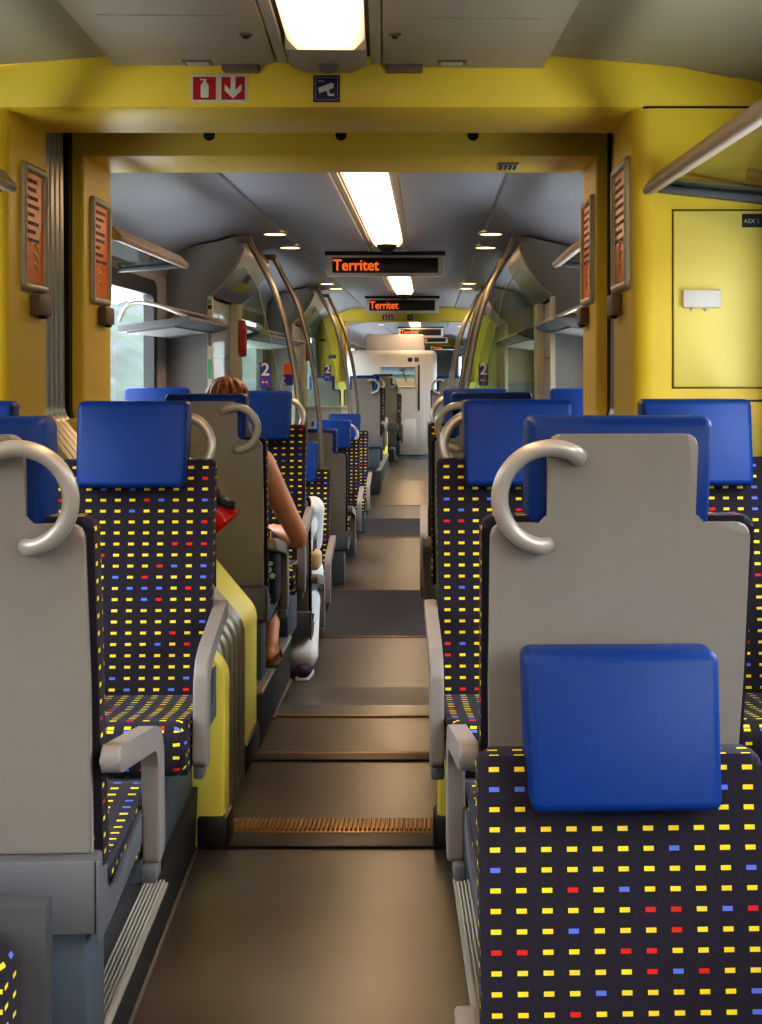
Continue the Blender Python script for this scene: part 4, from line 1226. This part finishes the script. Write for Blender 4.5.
class Skel:
    def __init__(s): s.v = []; s.e = []; s.r = []
    def add(s, p, r, parent=None):
        s.v.append(tuple(p)); s.r.append(r); i = len(s.v)-1
        if parent is not None: s.e.append((parent, i))
        return i
    def chain(s, parent, pts):
        for p, r in pts: parent = s.add(p, r, parent)
        return parent
    def hand(s, wrist, d, n):
        """palm and five fingers along direction d, n = palm normal"""
        d = Vector(d).normalized(); n = Vector(n).normalized(); side = d.cross(n).normalized()
        w = Vector(s.v[wrist])
        palm = s.add(w+d*0.045, 0.026, wrist)
        pw = Vector(s.v[palm])
        for k, (o, l) in enumerate(((0.030,0.062),(0.010,0.072),(-0.010,0.068),(-0.030,0.052))):
            base = s.add(pw+d*0.035+side*o, 0.011, palm)
            s.chain(base, [(pw+d*(0.035+l*0.55)+side*o*1.1-n*0.008, 0.0085),(pw+d*(0.035+l)+side*o*1.1-n*0.026, 0.0075)])
        s.chain(palm, [(pw+side*0.042-d*0.005-n*0.004, 0.012),(pw+side*0.058+d*0.022-n*0.012, 0.0095),(pw+side*0.060+d*0.045-n*0.02, 0.008)])

def limb(bm, pts, per=6, seg=14):
    P = smooth_path([p for p, r in pts], per); rr = []
    for k in range(len(pts)-1):
        for q in range(per): rr.append(pts[k][1]+(pts[k+1][1]-pts[k][1])*q/per)
    rr.append(pts[-1][1])
    tube(bm, P, rr, seg)
    for p, r in (pts[0], pts[-1]): ellipsoid(bm, p, (r, r, r), 14, 8)

def hand(bm, wrist, d, n):
    """palm, four unequal bent fingers and a thumb leaving the side of the palm"""
    d = Vector(d).normalized(); n = Vector(n); n = (n-d*n.dot(d)).normalized(); sd = d.cross(n).normalized()
    w = Vector(wrist)
    for o in (-0.026, -0.009, 0.009, 0.026):
        tube(bm, [w+sd*o*0.5, w+d*0.05+sd*o, w+d*0.085+sd*o*1.1], [0.013, 0.014, 0.011], 10)
    for o, l in ((0.030,0.058),(0.010,0.070),(-0.011,0.066),(-0.031,0.050)):
        b_ = w+d*0.085+sd*o*1.1
        tube(bm, [b_-d*0.01, b_+d*l*0.45-n*0.006, b_+d*l*0.8-n*0.022, b_+d*l*0.9-n*0.040], [0.0098,0.0092,0.0086,0.0075], 10)
    b_ = w+d*0.03
    tube(bm, [b_+sd*0.02, b_+sd*0.045+d*0.015-n*0.005, b_+sd*0.056+d*0.042-n*0.014, b_+sd*0.056+d*0.062-n*0.022], [0.014,0.0125,0.0105,0.0085], 10)

def sides(W):
    hip = Vector(W['hip']); m = lambda v: Vector((2*hip[0]-v[0], v[1], v[2]))
    sr, er, wr = Vector(W['sh_r']), Vector(W['el_r']), Vector(W['wr_r'])
    return hip, (sr, er, wr), (m(sr), m(er)+Vector((0.06,0,0)), m(wr)+Vector((-0.02,0.02,-0.02)))

def torso(bm, hip, g=0.0, top=0.40):
    ellipsoid(bm, hip+Vector((0,0.0,0.0)), (0.165+g, 0.120+g, 0.110+g))
    ellipsoid(bm, hip+Vector((0,-0.01,0.12)), (0.135+g, 0.100+g, 0.120+g))
    ellipsoid(bm, hip+Vector((0,-0.015,0.25)), (0.150+g, 0.110+g, 0.120+g))
    if top > 0.3: ellipsoid(bm, hip+Vector((0,-0.02,0.335)), (0.165+g, 0.085+g, 0.065+g))

def sitter(root, W, mt_body):
    bm = B(); hip, ra, la = sides(W)
    torso(bm, hip)
    for (a, e, w) in (ra, la):
        limb(bm, [(a, 0.054), (a*0.5+e*0.5, 0.049), (e, 0.040), (e*0.6+w*0.4, 0.041), (w, 0.026)])
        hand(bm, w, w-e, (0,0,1))
    for q, kn, an in ((1, W['knee_r'], W['ank_r']), (-1, W['knee_l'], W['ank_l'])):
        kn, an = Vector(kn), Vector(an); hj = hip+Vector((q*0.088, 0.04, -0.015))
        limb(bm, [(hj, 0.092), (hj*0.5+kn*0.5, 0.080), (kn, 0.058), (kn*0.66+an*0.34, 0.056), (an, 0.036)])
        limb(bm, [(an+Vector((0,-0.035,-0.030)), 0.030), (an+Vector((0,0.03,-0.025)), 0.034), (an+Vector((0.004,0.10,-0.040)), 0.030), (an+Vector((0.004,0.155,-0.050)), 0.020)])
    add_head(bm, W['head'])
    body = fuse('body', bm, mt_body, root, 0.0065, 4)
    add_eyes(W['head'], root)
    return body

def top_garment(name, W, mt, root, sleeves):
    bm = B(); hip, ra, la = sides(W)
    torso(bm, hip, 0.010, 0.40 if sleeves else 0.29)
    for (a, e, w) in (ra, la):
        if sleeves: limb(bm, [(a, 0.066), (a*0.5+e*0.5, 0.062), (e, 0.058)])
        else: limb(bm, [(hip+Vector(((a.x-hip.x)*0.55,-0.01,0.28)), 0.075), (a+Vector(((hip.x-a.x)*0.32,0,0.028)), 0.036)])
    return fuse(name, bm, mt, root, 0.008, 4)

def leg_garment(name, W, mt, root, g, to):
    bm = B(); hip, ra, la = sides(W)
    ellipsoid(bm, hip+Vector((0,0,-0.005)), (0.172+g, 0.128+g, 0.105+g))
    for q, kn, an in ((1, W['knee_r'], W['ank_r']), (-1, W['knee_l'], W['ank_l'])):
        kn, an = Vector(kn), Vector(an); hj = hip+Vector((q*0.088, 0.04, -0.015))
        if to == 'short': limb(bm, [(hj, 0.098+g), (hj*0.5+kn*0.5, 0.088+g), (hj*0.22+kn*0.78, 0.080+g)])
        else: limb(bm, [(hj, 0.098+g), (hj*0.5+kn*0.5, 0.090+g), (kn, 0.074+g), (kn*0.5+an*0.5, 0.070+g), (an+Vector((0,0,0.03)), 0.072+g)])
    return fuse(name, bm, mt, root, 0.008, 4)

# woman in the first seat past the gangway (faces away)
t = thing('person', 'woman in black sleeveless top with auburn hair, bare arm over the armrest', 'person', (-0.84, 5.75, 0.21))
o_ = Vector(t.location)
def rel(*p): return tuple(Vector(p)-o_)
W = dict(hip=rel(-0.845,5.78,0.715), sh_r=rel(-0.695,5.79,1.055), el_r=rel(-0.558,5.93,0.725), wr_r=rel(-0.70,6.13,0.735),
         knee_r=rel(-0.70,6.16,0.645), ank_r=rel(-0.665,5.80,0.295), knee_l=rel(-0.92,6.20,0.655), ank_l=rel(-0.92,6.10,0.30), head=rel(-0.835,5.775,1.262))
sitter(t, W, M['skin'])
top_garment('tank_top', W, M['tank'], t, False)
leg_garment('shorts', W, M['denim'], t, 0.004, 'short')
hair_mesh(W['head'], t, [([0.035]*6+[0.03]*5+[0.02]*5,[(0.03,-0.09,0.02),(0.075,-0.10,-0.03),(0.09,-0.10,-0.10),(0.088,-0.095,-0.17)])])
for an in (W['ank_r'], W['ank_l']):
    a = Vector(an)
    bm = B(); a = a+Vector((0,0,0)); prism(bm, fillet([(a.x-0.038,a.y-0.06),(a.x+0.04,a.y-0.06),(a.x+0.05,a.y+0.10),(a.x+0.03,a.y+0.19),(a.x-0.02,a.y+0.19),(a.x-0.042,a.y+0.08)],0.03,4), 'z', a.z-0.084, a.z-0.066, 0.004)
    sd = obj('sandal', bm, M['sandal'], t)
    bm = B(); tube(bm, [(a.x-0.042,a.y+0.09,a.z-0.07),(a.x-0.02,a.y+0.088,a.z-0.008),(a.x+0.02,a.y+0.088,a.z-0.008),(a.x+0.046,a.y+0.09,a.z-0.07)], 0.008, 6); obj('sandal_strap', bm, M['sandal'], sd)

# her printed bag hanging between seat and armrest
t = thing('shoulder_bag', 'navy bag with white and pink print beside the woman below her elbow', 'bag', (-0.640, 5.74, 0.43))
bm = B(); rbox(bm, -0.035, 0.022, -0.09, 0.09, 0.05, 0.28, 0.025, 3); bd = obj('pouch', bm, M['denim'], t)
bm = B()
for (x, z, r_) in ((-0.012,0.20,0.014),(0.004,0.175,0.012),(-0.004,0.225,0.010)): lathe(bm, [(r_,0),(r_,0.004)], 8, Matrix.Translation((x,-0.088,z)) @ Matrix.Rotation(R(90),4,'X'))
obj('print', bm, M['white'], bd)
bm = B(); rbox(bm, -0.004, 0.024, -0.215, -0.208, 0.295, 0.33, 0.003); tube(bm, [(0.01,-0.21,0.33),(-0.01,-0.03,0.345)], 0.003, 6); obj('yellow_tag', bm, M['sticker_y'], t)
bm = B(); tube(bm, smooth_path([(-0.02,-0.02,0.27),(-0.02,-0.03,0.34),(-0.02,0.03,0.34),(-0.02,0.03,0.27)],4), 0.008, 6); obj('strap', bm, M['dark'], t)

# passenger in white, low seat behind
t = thing('person', 'passenger in white top and white trousers, leg out beside the aisle, purple shoe', 'person', (-0.80, 7.45, LOW))
o_ = Vector(t.location)
W = dict(hip=rel(-0.755,7.42,0.365), sh_r=rel(-0.625,7.44,0.70), el_r=rel(-0.64,7.58,0.50), wr_r=rel(-0.72,7.80,0.50),
         knee_r=rel(-0.672,7.72,0.33), ank_r=rel(-0.650,7.20,-0.06), knee_l=rel(-0.90,7.85,0.33), ank_l=rel(-0.90,7.78,-0.06), head=rel(-0.80,7.44,0.92))
sitter(t, W, M['skin'])
top_garment('shirt', W, M['cloth_white'], t, True)
leg_garment('trousers', W, M['cloth_white'], t, 0.004, 'long')
for an in (W['ank_r'], W['ank_l']):
    a = Vector(an); bm = B()
    limb(bm, [(a+Vector((0,-0.05,-0.040)), 0.042), (a+Vector((0.004,0.03,-0.040)), 0.044), (a+Vector((0.008,0.11,-0.050)), 0.038), (a+Vector((0.01,0.165,-0.058)), 0.028)])
    fuse('shoe', bm, M['purple'], t, 0.007, 3)
    bm = B(); prism(bm, fillet([(a.x-0.036,a.y-0.085),(a.x+0.036,a.y-0.085),(a.x+0.046,a.y+0.10),(a.x+0.03,a.y+0.195),(a.x-0.015,a.y+0.195),(a.x-0.040,a.y+0.09)],0.03,4), 'z', a.z-0.088, a.z-0.072, 0.003)
    obj('shoe_sole', bm, M['white'], t)
hair_mesh(W['head'], t, [])
t = thing('handbag', 'beige handbag wedged beside the passenger in white, above the low armrest', 'bag', (-0.60, 7.28, 0.40))
bm = B(); rbox(bm, -0.03, 0.035, -0.08, 0.08, 0.0, 0.10, 0.028, 3); bd = obj('pouch', bm, M['leather_b'], t)
bm = B(); tube(bm, smooth_path([(0.0,-0.05,0.09),(0.0,-0.03,0.15),(0.0,0.03,0.15),(0.0,0.05,0.09)],4), 0.007, 6); obj('strap', bm, M['sandal'], t)

# ------------------------------------------------------------------ outside: green slope beside the track
def outside_mat():
    m = bpy.data.materials.new('hillside'); m.use_nodes = True
    nt = m.node_tree; b = nt.nodes['Principled BSDF']; L = nt.links
    tc = nt.nodes.new('ShaderNodeTexCoord'); mp = nt.nodes.new('ShaderNodeMapping'); mp.inputs['Scale'].default_value = (0.4,0.12,0.5)
    L.new(tc.outputs['Object'], mp.inputs[0])
    nz = nt.nodes.new('ShaderNodeTexNoise'); nz.inputs['Scale'].default_value = 2.2; nz.inputs['Detail'].default_value = 4
    L.new(mp.outputs[0], nz.inputs['Vector'])
    cr = nt.nodes.new('ShaderNodeValToRGB'); e = cr.color_ramp.elements
    e[0].position = 0.35; e[0].color = lin((13,20,17))+(1,)
    e[1].position = 0.65; e[1].color = lin((44,47,55))+(1,)
    k = e.new(0.5); k.color = lin((22,40,28))+(1,)
    L.new(nz.outputs['Fac'], cr.inputs[0]); L.new(cr.outputs[0], b.inputs['Base Color'])
    b.inputs['Roughness'].default_value = 1.0
    return m
MO = outside_mat()
for s, nm in ((-1,'left'),(1,'right')):
    bm = B(); rng = random.Random(3)
    n = 90; rows = []
    for (dx, z) in ((3.0,-1.2),(6.0,-0.6),(9.0,0.6),(12.0,2.2),(15,3.4)):
        rows.append([bm.verts.new((XC+s*(dx+1.34+rng.uniform(-.4,.4)), -30+i*4.5, z*1.5+rng.uniform(-.35,.35))) for i in range(n)])
    for r0, r1 in zip(rows[:-1], rows[1:]):
        for i in range(n-1): bm.faces.new((r0[i], r0[i+1], r1[i+1], r1[i]))
    struct('hillside_'+nm, bm, MO)

# ------------------------------------------------------------------ world and light
w = bpy.data.worlds.new('sky'); SC.world = w; w.use_nodes = True
nt = w.node_tree; bg = nt.nodes['Background']
bg.inputs[0].default_value = (0.93,0.94,1.0,1); bg.inputs[1].default_value = 13.0

SC.view_settings.view_transform = 'Standard'
try: SC.view_settings.look = 'Medium High Contrast'
except Exception: SC.view_settings.look = 'None'
SC.view_settings.exposure = 0.0
SC.cycles.use_denoising = True
SC.cycles.max_bounces = 8
SC.cycles.diffuse_bounces = 5
SC.cycles.glossy_bounces = 4
SC.cycles.transparent_max_bounces = 12
SC.cycles.caustics_reflective = False
SC.cycles.caustics_refractive = False
SC.cycles.sample_clamp_indirect = 6.0
